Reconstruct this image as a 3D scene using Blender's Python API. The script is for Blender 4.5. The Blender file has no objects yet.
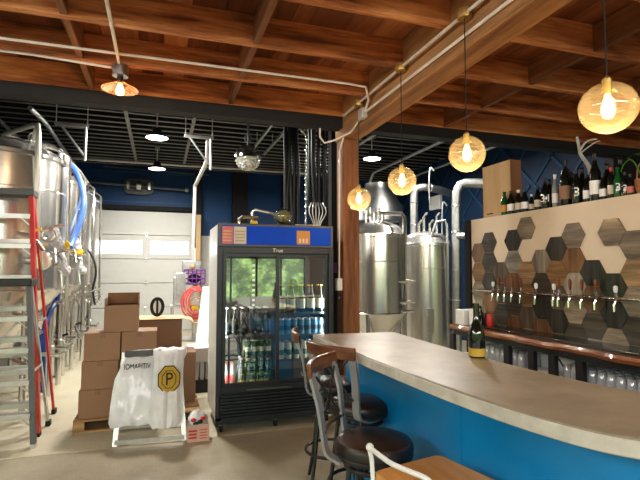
import bpy, bmesh, math, random
from mathutils import Vector, Matrix
random.seed(7)
C = bpy.context.scene.collection
SC = bpy.context.scene
PI = math.pi

# ------------------------------------------------------------------ camera
CAM = Vector((0, 0, 1.55))
YAW, PITCH, FPX = math.radians(18.4), math.radians(3.58), 480.0
cd = bpy.data.cameras.new('camera'); cam = bpy.data.objects.new('camera', cd); C.objects.link(cam)
cam.location = CAM; cam.rotation_euler = (PI/2+PITCH, 0, -YAW)
cd.sensor_width = 36; cd.lens = FPX/640*36; cd.clip_start = 0.05; cd.clip_end = 200
SC.camera = cam
_R = cam.rotation_euler.to_matrix()
def ray(px, py): return _R @ Vector(((px-320)/FPX, (240-py)/FPX, -1))
def PD(px, py, d): return CAM + ray(px, py)*d
def PX(px, py, X): r = ray(px, py); return CAM + r*(X/r.x)
def PY(px, py, Y): r = ray(px, py); return CAM + r*(Y/r.y)
def PZ(px, py, z): r = ray(px, py); return CAM + r*((z-CAM.z)/r.z)

# ------------------------------------------------------------------ materials
def newmat(name):
    m = bpy.data.materials.new(name); m.use_nodes = True
    nt = m.node_tree; b = nt.nodes['Principled BSDF']
    return m, nt, b
def coords(nt, scale=(1,1,1), rot=(0,0,0)):
    t = nt.nodes.new('ShaderNodeTexCoord'); mp = nt.nodes.new('ShaderNodeMapping')
    mp.inputs['Scale'].default_value = scale; mp.inputs['Rotation'].default_value = rot
    nt.links.new(t.outputs['Object'], mp.inputs[0]); return mp.outputs[0]
def noise(nt, vec, scale, detail=4, rough=.55):
    n = nt.nodes.new('ShaderNodeTexNoise'); n.inputs['Scale'].default_value = scale
    n.inputs['Detail'].default_value = detail; n.inputs['Roughness'].default_value = rough
    nt.links.new(vec, n.inputs['Vector']); return n.outputs[0]
def ramp(nt, fac, stops):
    r = nt.nodes.new('ShaderNodeValToRGB'); el = r.color_ramp.elements
    while len(el) < len(stops): el.new(.5)
    for e, (p, c) in zip(el, stops): e.position = p; e.color = (*c, 1)
    nt.links.new(fac, r.inputs[0]); return r.outputs[0]
def bump(nt, b, fac, strength=.2, dist=.01):
    n = nt.nodes.new('ShaderNodeBump'); n.inputs['Strength'].default_value = strength
    n.inputs['Distance'].default_value = dist
    nt.links.new(fac, n.inputs['Height']); nt.links.new(n.outputs[0], b.inputs['Normal'])
def flat(name, c, rough=.5, metal=0, var=.12, scale=6, bmp=0, coat=0, spec=.5, emit=None, es=0):
    m, nt, b = newmat(name); v = coords(nt)
    n = noise(nt, v, scale)
    lo = tuple(max(0, x*(1-var)) for x in c); hi = tuple(min(1, x*(1+var)) for x in c)
    nt.links.new(ramp(nt, n, [(.3, lo), (.7, hi)]), b.inputs['Base Color'])
    b.inputs['Roughness'].default_value = rough; b.inputs['Metallic'].default_value = metal
    b.inputs['Coat Weight'].default_value = coat; b.inputs['Specular IOR Level'].default_value = spec
    if bmp: bump(nt, b, n, bmp)
    if emit: b.inputs['Emission Color'].default_value = (*emit, 1); b.inputs['Emission Strength'].default_value = es
    return m
def wood(name, dark, mid, light, axis=0, scale=1.0, rough=.6, bmp=.25, coat=0, stops=(.34,.5,.68)):
    m, nt, b = newmat(name)
    s = [14, 14, 14]; s[axis] = 1.2
    v = coords(nt, tuple(x*scale for x in s)); n = noise(nt, v, 1.6, 7, .65)
    v2 = coords(nt, tuple(scale*(.5 if i == axis else 2.2) for i in range(3))); n2 = noise(nt, v2, 1.5, 3)
    mx = nt.nodes.new('ShaderNodeMath'); mx.operation = 'MULTIPLY_ADD'
    nt.links.new(n, mx.inputs[0]); mx.inputs[1].default_value = .55
    m2 = nt.nodes.new('ShaderNodeMath'); m2.operation = 'MULTIPLY'; m2.inputs[1].default_value = .45
    nt.links.new(n2, m2.inputs[0]); nt.links.new(m2.outputs[0], mx.inputs[2])
    nt.links.new(ramp(nt, mx.outputs[0], [(stops[0], dark), (stops[1], mid), (stops[2], light)]), b.inputs['Base Color'])
    b.inputs['Roughness'].default_value = rough; b.inputs['Coat Weight'].default_value = coat
    bump(nt, b, n, bmp); return m
def steel(name, c=(.66,.645,.61), rough=.24, axis=2):
    m, nt, b = newmat(name)
    s = [1, 1, 1]; s[axis] = 60 if axis == 2 else 1
    v = coords(nt, (1, 1, 1)); n = noise(nt, v, 2, 2)
    r = nt.nodes.new('ShaderNodeMapRange'); r.inputs[3].default_value = rough*.9; r.inputs[4].default_value = rough*1.2
    nt.links.new(n, r.inputs[0]); nt.links.new(r.outputs[0], b.inputs['Roughness'])
    v2 = coords(nt, (1, 1, .4)); n2 = noise(nt, v2, 2.5, 2)
    nt.links.new(ramp(nt, n2, [(.3, tuple(x*.85 for x in c)), (.7, c)]), b.inputs['Base Color'])
    b.inputs['Metallic'].default_value = .84; return m
def glassy(name, tint=(1,1,1), refl=.12, *a_, **k_):
    return glassy_(name, tint, refl, *a_, **k_)
def glassy_(name, tint=(1,1,1), refl=.12, rough=.0, base=.0, basec=(.8,.8,.8), edge=.9):
    """thin pane: see-through plus mirror by Fresnel"""
    m = bpy.data.materials.new(name); m.use_nodes = True; nt = m.node_tree
    nt.nodes.clear(); o = nt.nodes.new('ShaderNodeOutputMaterial')
    tr = nt.nodes.new('ShaderNodeBsdfTransparent'); tr.inputs[0].default_value = (*tint, 1)
    gl = nt.nodes.new('ShaderNodeBsdfGlossy'); gl.inputs['Roughness'].default_value = rough
    lw = nt.nodes.new('ShaderNodeLayerWeight'); lw.inputs[0].default_value = .35
    mr = nt.nodes.new('ShaderNodeMapRange'); mr.inputs[3].default_value = refl; mr.inputs[4].default_value = edge
    nt.links.new(lw.outputs['Fresnel'], mr.inputs[0])
    mx = nt.nodes.new('ShaderNodeMixShader'); nt.links.new(mr.outputs[0], mx.inputs[0])
    nt.links.new(tr.outputs[0], mx.inputs[1]); nt.links.new(gl.outputs[0], mx.inputs[2])
    last = mx.outputs[0]
    if base:
        df = nt.nodes.new('ShaderNodeBsdfDiffuse'); df.inputs[0].default_value = (*basec, 1)
        tl = nt.nodes.new('ShaderNodeBsdfTranslucent'); tl.inputs[0].default_value = (*basec, 1)
        a = nt.nodes.new('ShaderNodeMixShader'); a.inputs[0].default_value = .5
        nt.links.new(df.outputs[0], a.inputs[1]); nt.links.new(tl.outputs[0], a.inputs[2])
        m2 = nt.nodes.new('ShaderNodeMixShader'); m2.inputs[0].default_value = base
        nt.links.new(last, m2.inputs[1]); nt.links.new(a.outputs[0], m2.inputs[2]); last = m2.outputs[0]
    nt.links.new(last, o.inputs[0]); return m
def emis(name, c, s):
    m = bpy.data.materials.new(name); m.use_nodes = True; nt = m.node_tree; nt.nodes.clear()
    o = nt.nodes.new('ShaderNodeOutputMaterial'); e = nt.nodes.new('ShaderNodeEmission')
    e.inputs[0].default_value = (*c, 1); e.inputs[1].default_value = s; nt.links.new(e.outputs[0], o.inputs[0]); return m

def floor_mat(name, a, b_, c_, rough):
    m, nt, b = newmat(name); v = coords(nt)
    big = noise(nt, v, 2.2, 8, .7); fine = noise(nt, v, 90, 3, .7)
    col = ramp(nt, big, [(.25, a), (.5, b_), (.78, c_)])
    sp = ramp(nt, fine, [(.32, (.45,.42,.38)), (.45, (1,1,1)), (.62, (1,1,1)), (.7, (1.0,.97,.9))])
    mx = nt.nodes.new('ShaderNodeMix'); mx.data_type = 'RGBA'; mx.blend_type = 'MULTIPLY'; mx.inputs[0].default_value = .8
    nt.links.new(col, mx.inputs[6]); nt.links.new(sp, mx.inputs[7]); nt.links.new(mx.outputs[2], b.inputs['Base Color'])
    r = nt.nodes.new('ShaderNodeMapRange'); r.inputs[3].default_value = rough-.12; r.inputs[4].default_value = rough+.15
    nt.links.new(big, r.inputs[0]); nt.links.new(r.outputs[0], b.inputs['Roughness'])
    bump(nt, b, fine, .08, .002); return m

M = {}
M['floor_a'] = floor_mat('polished aggregate concrete', (.26,.23,.17), (.36,.32,.24), (.45,.405,.31), .36)
M['floor_b'] = floor_mat('brewery concrete', (.40,.36,.27), (.50,.455,.34), (.58,.53,.42), .42)
M['joint'] = flat('joint', (.30,.29,.26), .8)
M['deck'] = wood('ceiling deck boards', (.05,.018,.007), (.16,.062,.022), (.30,.13,.05), 1, .7, .7)
M['joist'] = wood('sawn fir joists', (.17,.055,.018), (.46,.175,.060), (.74,.37,.15), 0, .8, .6, .35, stops=(.40,.5,.62))
M['block'] = wood('blocking lumber', (.10,.045,.02), (.24,.11,.05), (.38,.19,.09), 1, .8, .65)
M['beam'] = wood('big timber', (.13,.06,.026), (.38,.20,.085), (.62,.37,.17), 1, .7, .65, .5)
M['post'] = wood('timber post', (.09,.035,.015), (.24,.10,.04), (.38,.19,.08), 2, .9, .6, .4)
M['black'] = flat('black paint', (.012,.012,.013), .75)
M['blacksemi'] = flat('satin black metal', (.02,.02,.022), .4)
M['greyjoist'] = flat('lit joist underside and blocking grey', (.24,.24,.235), .6)  # grey paints caught light onto the black joists' undersides; blocking is simply grey
M['header_blk'] = flat('dark steel header', (.02,.02,.021), .7)
M['blue'] = flat('deep blue wall paint', (.005,.05,.155), .55, var=.1, scale=1.5)
M['blue2'] = flat('lighter blue line paint', (.012,.085,.20), .55)
M['white'] = flat('white wall paint', (.62,.61,.57), .7, var=.04)
M['door'] = flat('white steel door skin', (.58,.58,.555), .5, var=.02)
M['groove'] = flat('door groove', (.40,.40,.38), .7)
M['cream'] = flat('cream tap wall paint', (.70,.59,.47), .7, var=.03, scale=2)
M['barblue'] = flat('bright blue bar paint', (.0,.21,.49), .38, var=.1, scale=2.5, bmp=.05, coat=.15)
def concrete_top():
    m, nt, b = newmat('honed concrete bar top'); v = coords(nt, (1,1,1))
    n = noise(nt, v, 3.2, 8, .65)
    nt.links.new(ramp(nt, n, [(.3, (.20,.165,.12)), (.5, (.27,.23,.17)), (.7, (.34,.29,.22))]), b.inputs['Base Color'])
    b.inputs['Roughness'].default_value = .38; b.inputs['Coat Weight'].default_value = .25
    b.inputs['Coat Roughness'].default_value = .25; bump(nt, b, n, .06); return m
M['ctop'] = concrete_top()
M['cedge'] = flat('pale concrete edge', (.50,.47,.42), .6, var=.22, scale=9, bmp=.3)
M['steel'] = steel('brushed stainless')
M['steel2'] = steel('bright stainless pipe', (.72,.71,.68), .18)
M['satin'] = flat('satin tube', (.62,.60,.55), .35, .55, .06)
M['galv'] = flat('galvanized duct', (.55,.56,.56), .38, 1, .15, 8)
M['conduit'] = flat('grey conduit', (.62,.61,.58), .4, .35, .05)
M['cwhite'] = flat('pale conduit', (.72,.68,.62), .5)
M['brass'] = flat('brass box', (.55,.38,.14), .4, .8)
M['chrome'] = flat('chrome', (.82,.82,.82), .12, 1, .02)
M['alu'] = flat('aluminium', (.55,.55,.54), .36, .85, .1, 12)
M['red'] = flat('red fibreglass', (.50,.035,.03), .45)
M['dkgrey'] = flat('dark grey rail', (.10,.105,.11), .5)
M['frbody'] = flat('black refrigerator body', (.030,.036,.045), .42, .1, .15)
M['frside'] = flat('pale grey cooler side panel', (.74,.75,.74), .3, .0, .04)
M['frin'] = flat('cooler inner wall', (.12,.13,.13), .4)
M['signblue'] = flat('blue header panel', (.008,.075,.55), .5, 0, .1, 3, spec=.15)
M['pink'] = flat('pink flyer', (.62,.20,.16), .6)
M['paper'] = flat('cream paper flyer', (.62,.55,.45), .6)
M['orange'] = flat('orange sticker', (.55,.28,.08), .6)
M['whitep'] = flat('white plastic', (.78,.78,.77), .4, var=.03)
M['glass'] = glassy('door glass', (.90,.95,.92), .36)
M['winglass'] = glassy('window glass', (.97,.98,.98), .04)
M['card'] = flat('brown cardboard', (.29,.175,.11), .8, var=.06, scale=2)
M['cardin'] = flat('cardboard inside', (.22,.12,.07), .85)
M['cardlt'] = flat('pale cardboard flap', (.60,.42,.24), .8)
M['tape'] = flat('packing tape', (.22,.13,.08), .6)
M['pallet'] = wood('pallet pine', (.22,.12,.05), (.42,.26,.12), (.58,.40,.22), 0, 1)
M['bag'] = flat('white poly bag', (.60,.61,.64), .35, 0, .10, 9, bmp=.6, coat=.2)
M['sack'] = flat('woven white sack', (.64,.64,.66), .55, 0, .08, 14, bmp=.4)
M['gold'] = flat('gold ink', (.50,.33,.055), .5)
M['ink'] = flat('black ink', (.015,.015,.015), .6)
M['seat'] = flat('brown leather seat', (.045,.022,.014), .34, 0, .45, 4, .1, coat=.2)
M['seatrim'] = flat('black vinyl seat edge', (.02,.017,.017), .35)
M['stoolm'] = flat('dark bronze stool frame', (.05,.047,.047), .42, .5)
M['strap'] = flat('grey stool uprights', (.27,.27,.29), .42, .25)
M['railw'] = wood('stool rail wood', (.04,.012,.004), (.14,.045,.014), (.23,.09,.03), 1, 1.5, .35, .1, .4)
M['honey'] = wood('honey wood seat', (.46,.20,.055), (.60,.29,.085), (.70,.38,.13), 1, 1, .4, .08, .3)
M['whitem'] = flat('white painted metal', (.78,.78,.77), .35)
M['edgewood'] = wood('live edge wood', (.05,.014,.005), (.20,.065,.02), (.42,.18,.06), 1, 1.1, .25, .4, .6)
M['traydk'] = flat('dark steel drip tray', (.10,.095,.085), .18, .9)
M['ply'] = wood('pale plywood', (.42,.27,.13), (.52,.35,.18), (.58,.41,.22), 2, .4, .6, .05)
M['brownply'] = wood('brown box end', (.13,.055,.025), (.20,.09,.04), (.26,.12,.055), 2, .5, .6, .05)
M['bglass'] = flat('dark bottle glass', (.008,.012,.008), .08, 0, .2, 3, coat=.5)
M['gglass'] = flat('green bottle glass', (.01,.10,.03), .08, 0, .2, 3, coat=.5)
M['lgreen'] = flat('bright green print', (.05,.22,.06), .35)
M['dgreen'] = flat('deep green can print', (.06,.13,.05), .35)
M['yellow'] = flat('yellow print', (.72,.50,.03), .4)
M['lid'] = flat('can lid', (.7,.7,.7), .3, .9)
M['creamcan'] = flat('cream can print', (.62,.60,.46), .35)
M['bluecan'] = flat('blue can print', (.10,.22,.32), .35)
M['blkcan'] = flat('black can print', (.03,.035,.04), .35)
M['redlab'] = flat('red print', (.55,.04,.04), .4)
M['greybot'] = flat('clear grey bottle', (.26,.29,.29), .15)
M['bluehose'] = flat('blue hose', (.09,.21,.66), .4)
M['dbhose'] = flat('dark blue hose', (.01,.06,.30), .4)
M['coil'] = flat('red hose', (.72,.09,.09), .4)
M['purple'] = flat('purple crate', (.16,.04,.25), .5)
M['rubber'] = flat('black rubber', (.012,.012,.012), .6)
M['handle'] = wood('tap handle wood', (.09,.025,.012), (.24,.07,.035), (.36,.13,.06), 2, 2, .4, .05, .3)
M['leaf'] = flat('green leaf', (.06,.20,.02), .4)
M['wicker'] = flat('wicker', (.34,.17,.08), .7, 0, .4, 60, .5)
M['branch'] = flat('pale branch', (.42,.42,.38), .7, 0, .2)
M['hops'] = flat('dried hops', (.22,.21,.10), .9, 0, .6, 40, .8)
M['amber'] = glassy('amber globe glass', (1.0,.96,.86), .04, .02, .08, (1.0,.90,.66), edge=.40)
M['shade'] = glassy('amber shade glass', (1.0,.72,.45), .12, .05, .25, (.85,.45,.2))
M['filament'] = emis('filament glow', (1, .62, .2), 40)
M['bulbg'] = emis('bulb glass glow', (1, .66, .24), 5.0)
M['led'] = emis('led disc', (1, .98, .93), 14)
M['clear'] = glassy('clear plastic cup', (.90,.93,.95), .22, .05, .50, (.9,.93,.96))
M['crystal'] = flat('crystal cluster', (.62,.62,.58), .12, .7, .5, 60, .8)
M['cord'] = flat('black cord', (.01,.01,.01), .6)
HEX = [wood('hex tile %d' % i, tuple(x*.5 for x in c), tuple(x*1.15 for x in c), tuple(min(1, x*2.1) for x in c), ax, 1.3, .22, .2, .45, stops=(.36,.5,.66)) for i, (c, ax) in enumerate([
    ((.035,.035,.030), 2), ((.055,.048,.038), 1), ((.20,.115,.055), 1), ((.15,.085,.045), 2),
    ((.24,.205,.165), 2), ((.19,.155,.115), 1), ((.26,.17,.095), 1), ((.11,.085,.06), 2), ((.22,.20,.18), 1)])]

# ------------------------------------------------------------------ mesh builder
class MB:
    def __init__(s): s.bm = bmesh.new(); s.mi = 0
    def _f(s, vs):
        try: f = s.bm.faces.new(vs); f.material_index = s.mi; return f
        except ValueError: return None
    def box(s, x0, x1, y0, y1, z0, z1, mat=None):
        P = [Vector((x, y, z)) for x in (x0, x1) for y in (y0, y1) for z in (z0, z1)]
        if mat is not None: P = [mat @ p for p in P]
        v = [s.bm.verts.new(p) for p in P]
        for q in ((0,1,3,2), (4,6,7,5), (0,4,5,1), (2,3,7,6), (0,2,6,4), (1,5,7,3)): s._f([v[i] for i in q])
        return s
    def quad(s, a, b, c, d): s._f([s.bm.verts.new(p) for p in (a, b, c, d)]); return s
    def loft(s, rings, caps=True, close=True):
        R = [[s.bm.verts.new(p) for p in r] for r in rings]; n = len(R[0])
        for i in range(len(R)-1):
            for j in range(n if close else n-1):
                k = (j+1) % n; s._f([R[i][j], R[i][k], R[i+1][k], R[i+1][j]])
        if caps: s._f(R[0][::-1]); s._f(R[-1])
        return s
    def lathe(s, prof, c=(0,0,0), seg=24, mat=None, caps=True):
        rings = []
        for r, z in prof:
            ring = []
            for j in range(seg):
                a = 2*PI*j/seg; p = Vector((max(r, 1e-4)*math.cos(a), max(r, 1e-4)*math.sin(a), z))
                if mat is not None: p = mat @ p
                ring.append(p + Vector(c))
            rings.append(ring)
        return s.loft(rings, caps)
    def tube(s, pts, r, seg=8, closed=False, smooth=0):
        P = [Vector(p) for p in pts]
        if smooth: P = catmull(P, smooth, closed)
        n = len(P); rs = r if isinstance(r, (list, tuple)) else [r]*n
        if len(rs) != n: rs = [rs[0]+(rs[-1]-rs[0])*i/(n-1) for i in range(n)]
        up = None; rings = []
        for i, p in enumerate(P):
            if closed: t = P[(i+1) % n]-P[i-1]
            else: t = P[min(i+1, n-1)]-P[max(i-1, 0)]
            t.normalize()
            if up is None: up = t.orthogonal().normalized()
            up = (up - t*up.dot(t))
            up = up.normalized() if up.length > 1e-6 else t.orthogonal().normalized()
            w = t.cross(up)
            rings.append([p + (up*math.cos(2*PI*j/seg)+w*math.sin(2*PI*j/seg))*rs[i] for j in range(seg)])
        if closed: rings.append(rings[0]); return s.loft(rings, False)
        return s.loft(rings)
    def ribbon(s, pts, wdir, hw, ht, smooth=0):
        P = [Vector(p) for p in pts]
        if smooth: P = catmull(P, smooth)
        n = len(P); rings = []
        for i, p in enumerate(P):
            t = (P[min(i+1, n-1)]-P[max(i-1, 0)]).normalized(); w = Vector(wdir)
            w = (w - t*w.dot(t)).normalized(); k = t.cross(w)
            rings.append([p+w*hw+k*ht, p-w*hw+k*ht, p-w*hw-k*ht, p+w*hw-k*ht])
        return s.loft(rings)
    def cyl(s, a, b, r, seg=12, r2=None):
        return s.tube([a, b], [r, r if r2 is None else r2], seg)
    def torus(s, c, R, r, axis='Z', seg=32, rs=8, mat=None):
        pts = []
        for j in range(seg):
            a = 2*PI*j/seg; u, v = R*math.cos(a), R*math.sin(a)
            p = Vector({'Z': (u, v, 0), 'Y': (u, 0, v), 'X': (0, u, v)}[axis])
            if mat is not None: p = mat @ p
            pts.append(p+Vector(c))
        return s.tube(pts, r, rs, True)
    def prism(s, poly, z0, z1):
        return s.loft([[Vector((x, y, z0)) for x, y in poly], [Vector((x, y, z1)) for x, y in poly]])
    def sphere(s, c, r, sx=1, sy=1, sz=1, seg=20, n=12, a0=0, a1=PI):
        prof = []
        rings = []
        for i in range(n+1):
            th = a0+(a1-a0)*i/n
            rings.append([Vector(c)+Vector((max(math.sin(th), 1e-3)*r*math.cos(2*PI*j/seg)*sx, max(math.sin(th), 1e-3)*r*math.sin(2*PI*j/seg)*sy, math.cos(th)*r*sz)) for j in range(seg)])
        return s.loft(rings, a0 == 0 and a1 == PI)
    def build(s, name, mats, parent=None, bevel=0, smooth=True, seg=2, solid=0):
        if parent is not None:
            off = Vector(parent.get('_o', (0, 0, 0)))
            bmesh.ops.translate(s.bm, verts=s.bm.verts, vec=-off)
        bmesh.ops.recalc_face_normals(s.bm, faces=s.bm.faces)
        me = bpy.data.meshes.new(name); s.bm.to_mesh(me); s.bm.free()
        for m in (mats if isinstance(mats, list) else [mats]): me.materials.append(m)
        o = bpy.data.objects.new(name, me); C.objects.link(o)
        if parent is not None:
            o.parent = parent
            if parent.type == 'MESH' and False: pass
            o['_o'] = list(parent.get('_o', (0, 0, 0)))
        if smooth:
            me.shade_smooth() if hasattr(me, 'shade_smooth') else None
            try: me.set_sharp_from_angle(angle=math.radians(35))
            except Exception: pass
        if bevel:
            b = o.modifiers.new('bevel', 'BEVEL'); b.width = bevel; b.segments = seg; b.limit_method = 'ANGLE'
            b.harden_normals = False
        if solid:
            b = o.modifiers.new('solid', 'SOLIDIFY'); b.thickness = solid
        return o
def catmull(P, k=6, closed=False):
    out = []; n = len(P)
    rng = range(n if closed else n-1)
    for i in rng:
        if closed: a, b, c, d = P[i-1], P[i], P[(i+1) % n], P[(i+2) % n]
        else: a, b, c, d = P[max(i-1, 0)], P[i], P[i+1], P[min(i+2, n-1)]
        for j in range(k):
            t = j/k
            out.append(.5*((2*b)+(c-a)*t+(2*a-5*b+4*c-d)*t*t+(3*b-a-3*c+d)*t**3))
    if not closed: out.append(P[-1])
    return out
def tag(o, label, cat, group=None, kind=None):
    o['label'] = label; o['category'] = cat
    if group: o['group'] = group
    if kind: o['kind'] = kind
    return o
def thing(name, label, cat, loc=(0,0,0), group=None):
    o = bpy.data.objects.new(name, None); C.objects.link(o); o.location = loc; o['_o'] = list(loc)
    o.empty_display_size = .1
    return tag(o, label, cat, group)
def struct(name, mb, m, parent=None, **k):
    o = mb.build(name, m, parent, **k)
    if parent is None: o['kind'] = 'structure'
    return o
def dup(root, loc, rotz=None, label=None, group=None, scale=None, cat=None):
    r = root.copy(); C.objects.link(r); r.location = loc
    if rotz is not None: r.rotation_euler = (0, 0, rotz)
    if scale: r.scale = scale
    if label: r['label'] = label
    if group: r['group'] = group
    for ch in list(root.children):
        c = ch.copy(); C.objects.link(c); c.parent = r
        for g in list(ch.children):
            d = g.copy(); C.objects.link(d); d.parent = c
    return r
def text_into(mb, s, size, mat4, depth=.001):
    cu = bpy.data.curves.new('t', 'FONT'); cu.body = s; cu.size = size; cu.extrude = depth
    cu.align_x = 'CENTER'; cu.align_y = 'CENTER'
    o = bpy.data.objects.new('t', cu); C.objects.link(o)
    me = bpy.data.meshes.new_from_object(o.evaluated_get(bpy.context.evaluated_depsgraph_get()))
    bm2 = bmesh.new(); bm2.from_mesh(me); vm = {}
    for v in bm2.verts: vm[v] = mb.bm.verts.new(mat4 @ v.co)
    for f in bm2.faces:
        mb._f([vm[v] for v in f.verts])
    bm2.free(); bpy.data.objects.remove(o); bpy.data.curves.remove(cu); bpy.data.meshes.remove(me)
    return mb
def frame_mat(o, x, y):   # local x,y axes -> world, at o
    x = Vector(x).normalized(); y = Vector(y).normalized(); z = x.cross(y)
    return Matrix(((x.x, y.x, z.x, o[0]), (x.y, y.y, z.y, o[1]), (x.z, y.z, z.z, o[2]), (0, 0, 0, 1)))
ORD = ['first','second','third','fourth','fifth','sixth','seventh','eighth','ninth','tenth','eleventh','twelfth',
       'thirteenth','fourteenth','fifteenth','sixteenth','seventeenth','eighteenth','nineteenth','twentieth']

# ------------------------------------------------------------------ shell
YH = 4.8
struct('floor', MB().box(-5, 9, -5, 4.64, -.1, 0), M['floor_a'])
struct('floor', MB().box(-5, 9, 4.652, 13.4, -.1, 0), M['floor_b'])
struct('trim_1', MB().box(-5, 9, 4.64, 4.652, -.1, -.003), M['joint'])
# front room ceiling
ce = bpy.data.objects.new('ceiling', None); C.objects.link(ce); ce['kind'] = 'structure'; ce['_o'] = [0,0,0]
struct('deck', MB().box(-5, 9, -5, 5.0, 3.45, 3.5), M['deck'], ce)
mb = MB(); x = -5; 
while x < 9:
    w = random.choice([.14, .19, .24, .28]); mb.box(x+.004, min(x+w, 9), -5, 4.95, 3.425+random.uniform(0, .01), 3.46); x += w
def board_mat():
    m, nt, b = newmat('ceiling boards varied')
    g = nt.nodes.new('ShaderNodeNewGeometry'); v = coords(nt, (10, 1, 10)); n = noise(nt, v, 1.6, 6, .65)
    a = nt.nodes.new('ShaderNodeMath'); a.operation = 'MULTIPLY_ADD'; a.inputs[1].default_value = .42
    nt.links.new(g.outputs['Random Per Island'], a.inputs[0])
    b2 = nt.nodes.new('ShaderNodeMath'); b2.operation = 'MULTIPLY'; b2.inputs[1].default_value = .55
    nt.links.new(n, b2.inputs[0]); nt.links.new(b2.outputs[0], a.inputs[2])
    nt.links.new(ramp(nt, a.outputs[0], [(.22, (.09,.028,.011)), (.45, (.22,.075,.027)), (.72, (.46,.20,.085))]), b.inputs['Base Color'])
    b.inputs['Roughness'].default_value = .65; bump(nt, b, n, .3); return m
M['boards'] = board_mat()
struct('deck_boards', mb, M['boards'], ce)
k = 0
for k in range(0, 14):
    y = YH - .68*k
    for (xa, xb) in ((-5, 1.85), (2.05, 9)):
        mb = MB().box(xa, xb, y-.03, y+.03, 3.21, 3.43)
        struct('joist', mb, M['joist'], ce, bevel=.004)
for bx_, ks in ((-.63, (0,1,2)), (.64, (0,1,2,3)), (-1.9, (1,)), (3.13, (0,1,2,3,4)), (4.4, (1,2))):
    for k in ks:
        y1 = YH-.68*k-.03; y0 = y1-.62
        struct('blocking', MB().box(bx_-.022, bx_+.022, y0, y1, 3.215, 3.42), M['block'], ce)
tb = MB().box(1.85, 2.06, -5, 5.02, 2.98, 3.44).build('timber_beam', M['beam'], bevel=.012)
tag(tb, 'heavy brown timber beam running overhead above the bar, its end on the post', 'beam')
po = thing('timber_post', 'square brown timber post standing beside the glass door cooler', 'post', (1.955, 4.9, 0))
MB().box(1.86, 2.05, 4.80, 5.0, 0, 2.98).build('shaft', M['post'], po, bevel=.01)
mb = MB()
for z in (1.25, 1.4, 2.75): mb.cyl((1.855, 4.9, z), (1.845, 4.9, z), .014)
mb.build('bolt_heads', M['galv'], po)
struct('trim_2', MB().box(-5, 9, 4.78, 4.94, 3.09, 3.21), M['header_blk'], bevel=.004)
struct('wall_header', MB().box(-5, 9, 4.86, 4.98, 3.21, 4.45), M['black'])
# brewery ceiling
cb = bpy.data.objects.new('ceiling', None); C.objects.link(cb); cb['kind'] = 'structure'; cb['_o'] = [0,0,0]
struct('deck', MB().box(-5, 9, 4.94, 13.4, 4.45, 4.5), M['black'], cb)
for i in range(27):
    y = 5.2+.305*i
    mb = MB().box(-4, 8.8, y-.02, y+.02, 4.2, 4.45); mb.mi = 1; mb.box(-4, 8.8, y-.022, y+.022, 4.185, 4.2)
    struct('joist', mb, [M['black'], M['greyjoist']], cb)
for bx_ in (-.60, .52):
    for i in range(4, 24):
        y = 5.2+.305*i
        struct('blocking', MB().box(bx_-.03, bx_+.03, y+.022, y+.28, 4.19, 4.30), M['greyjoist'], cb)
# walls
WN = 13.1
mb = MB(); 
mb.box(-5, -2.22, WN, WN+.15, 2.46, 4.5); mb.box(-2.22, .86, WN, WN+.15, 3.06, 4.5); mb.box(.86, 9, WN, WN+.15, 2.46, 4.5)
wn = struct('wall_back', mb, M['blue'])
mb = MB().box(-5, -2.22, WN+.01, WN+.15, 0, 2.46).box(.86, 9, WN+.01, WN+.15, 0, 2.46)
struct('lower_paint', mb, M['white'], wn)
struct('trim_3', MB().box(-2.3, .95, WN-.05, WN-.001, 3.04, 3.20), M['black'])
mb = MB()
for (xa, xb, za, zb) in ((-2.0, .78, 3.28, 3.31), (-2.0, .78, 4.05, 4.08), (-2.03, -2.0, 3.28, 4.08), (.75, .78, 3.28, 4.08)): mb.box(xa, xb, WN-.02, WN-.001, za, zb)
struct('trim_4', mb, M['blue2'])
struct('wall_left', MB().box(-5.1, -3.6, 4.94, 13.2, 0, 4.5), M['black'])
# right brewery wall, blue with lighter diagonal lines
XR = 6.4
M['navy'] = flat('navy wall paint', (.003,.024,.07), .6)
M['navy2'] = flat('navy wall lines', (.008,.055,.13), .6)
struct('wall_right', MB().box(XR, XR+.15, 4.98, 13.1, 0, 4.5), M['navy'])
mb = MB()
def strip(y0, z0, y1, z1, w=.028):
    mb.ribbon([(XR-.012, y0, z0), (XR-.012, y1, z1)], (1, 0, 0), .011, w)
for i in range(9):
    y = 5.0+i*.85
    strip(y, 2.0, y+2.3, 4.3)
    for j in range(3): strip(y+.3+j*.8, 2.3+j*.8, y-.5+j*.8, 3.1+j*.8, .022)
struct('trim_5', mb, M['navy2'])
struct('wall_dark', MB().box(5.75, 9, 4.80, 4.94, 0, 3.21), M['black'])
struct('wall_side', MB().box(9, 9.15, -5, 13.2, 0, 4.5), M['white'])
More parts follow.
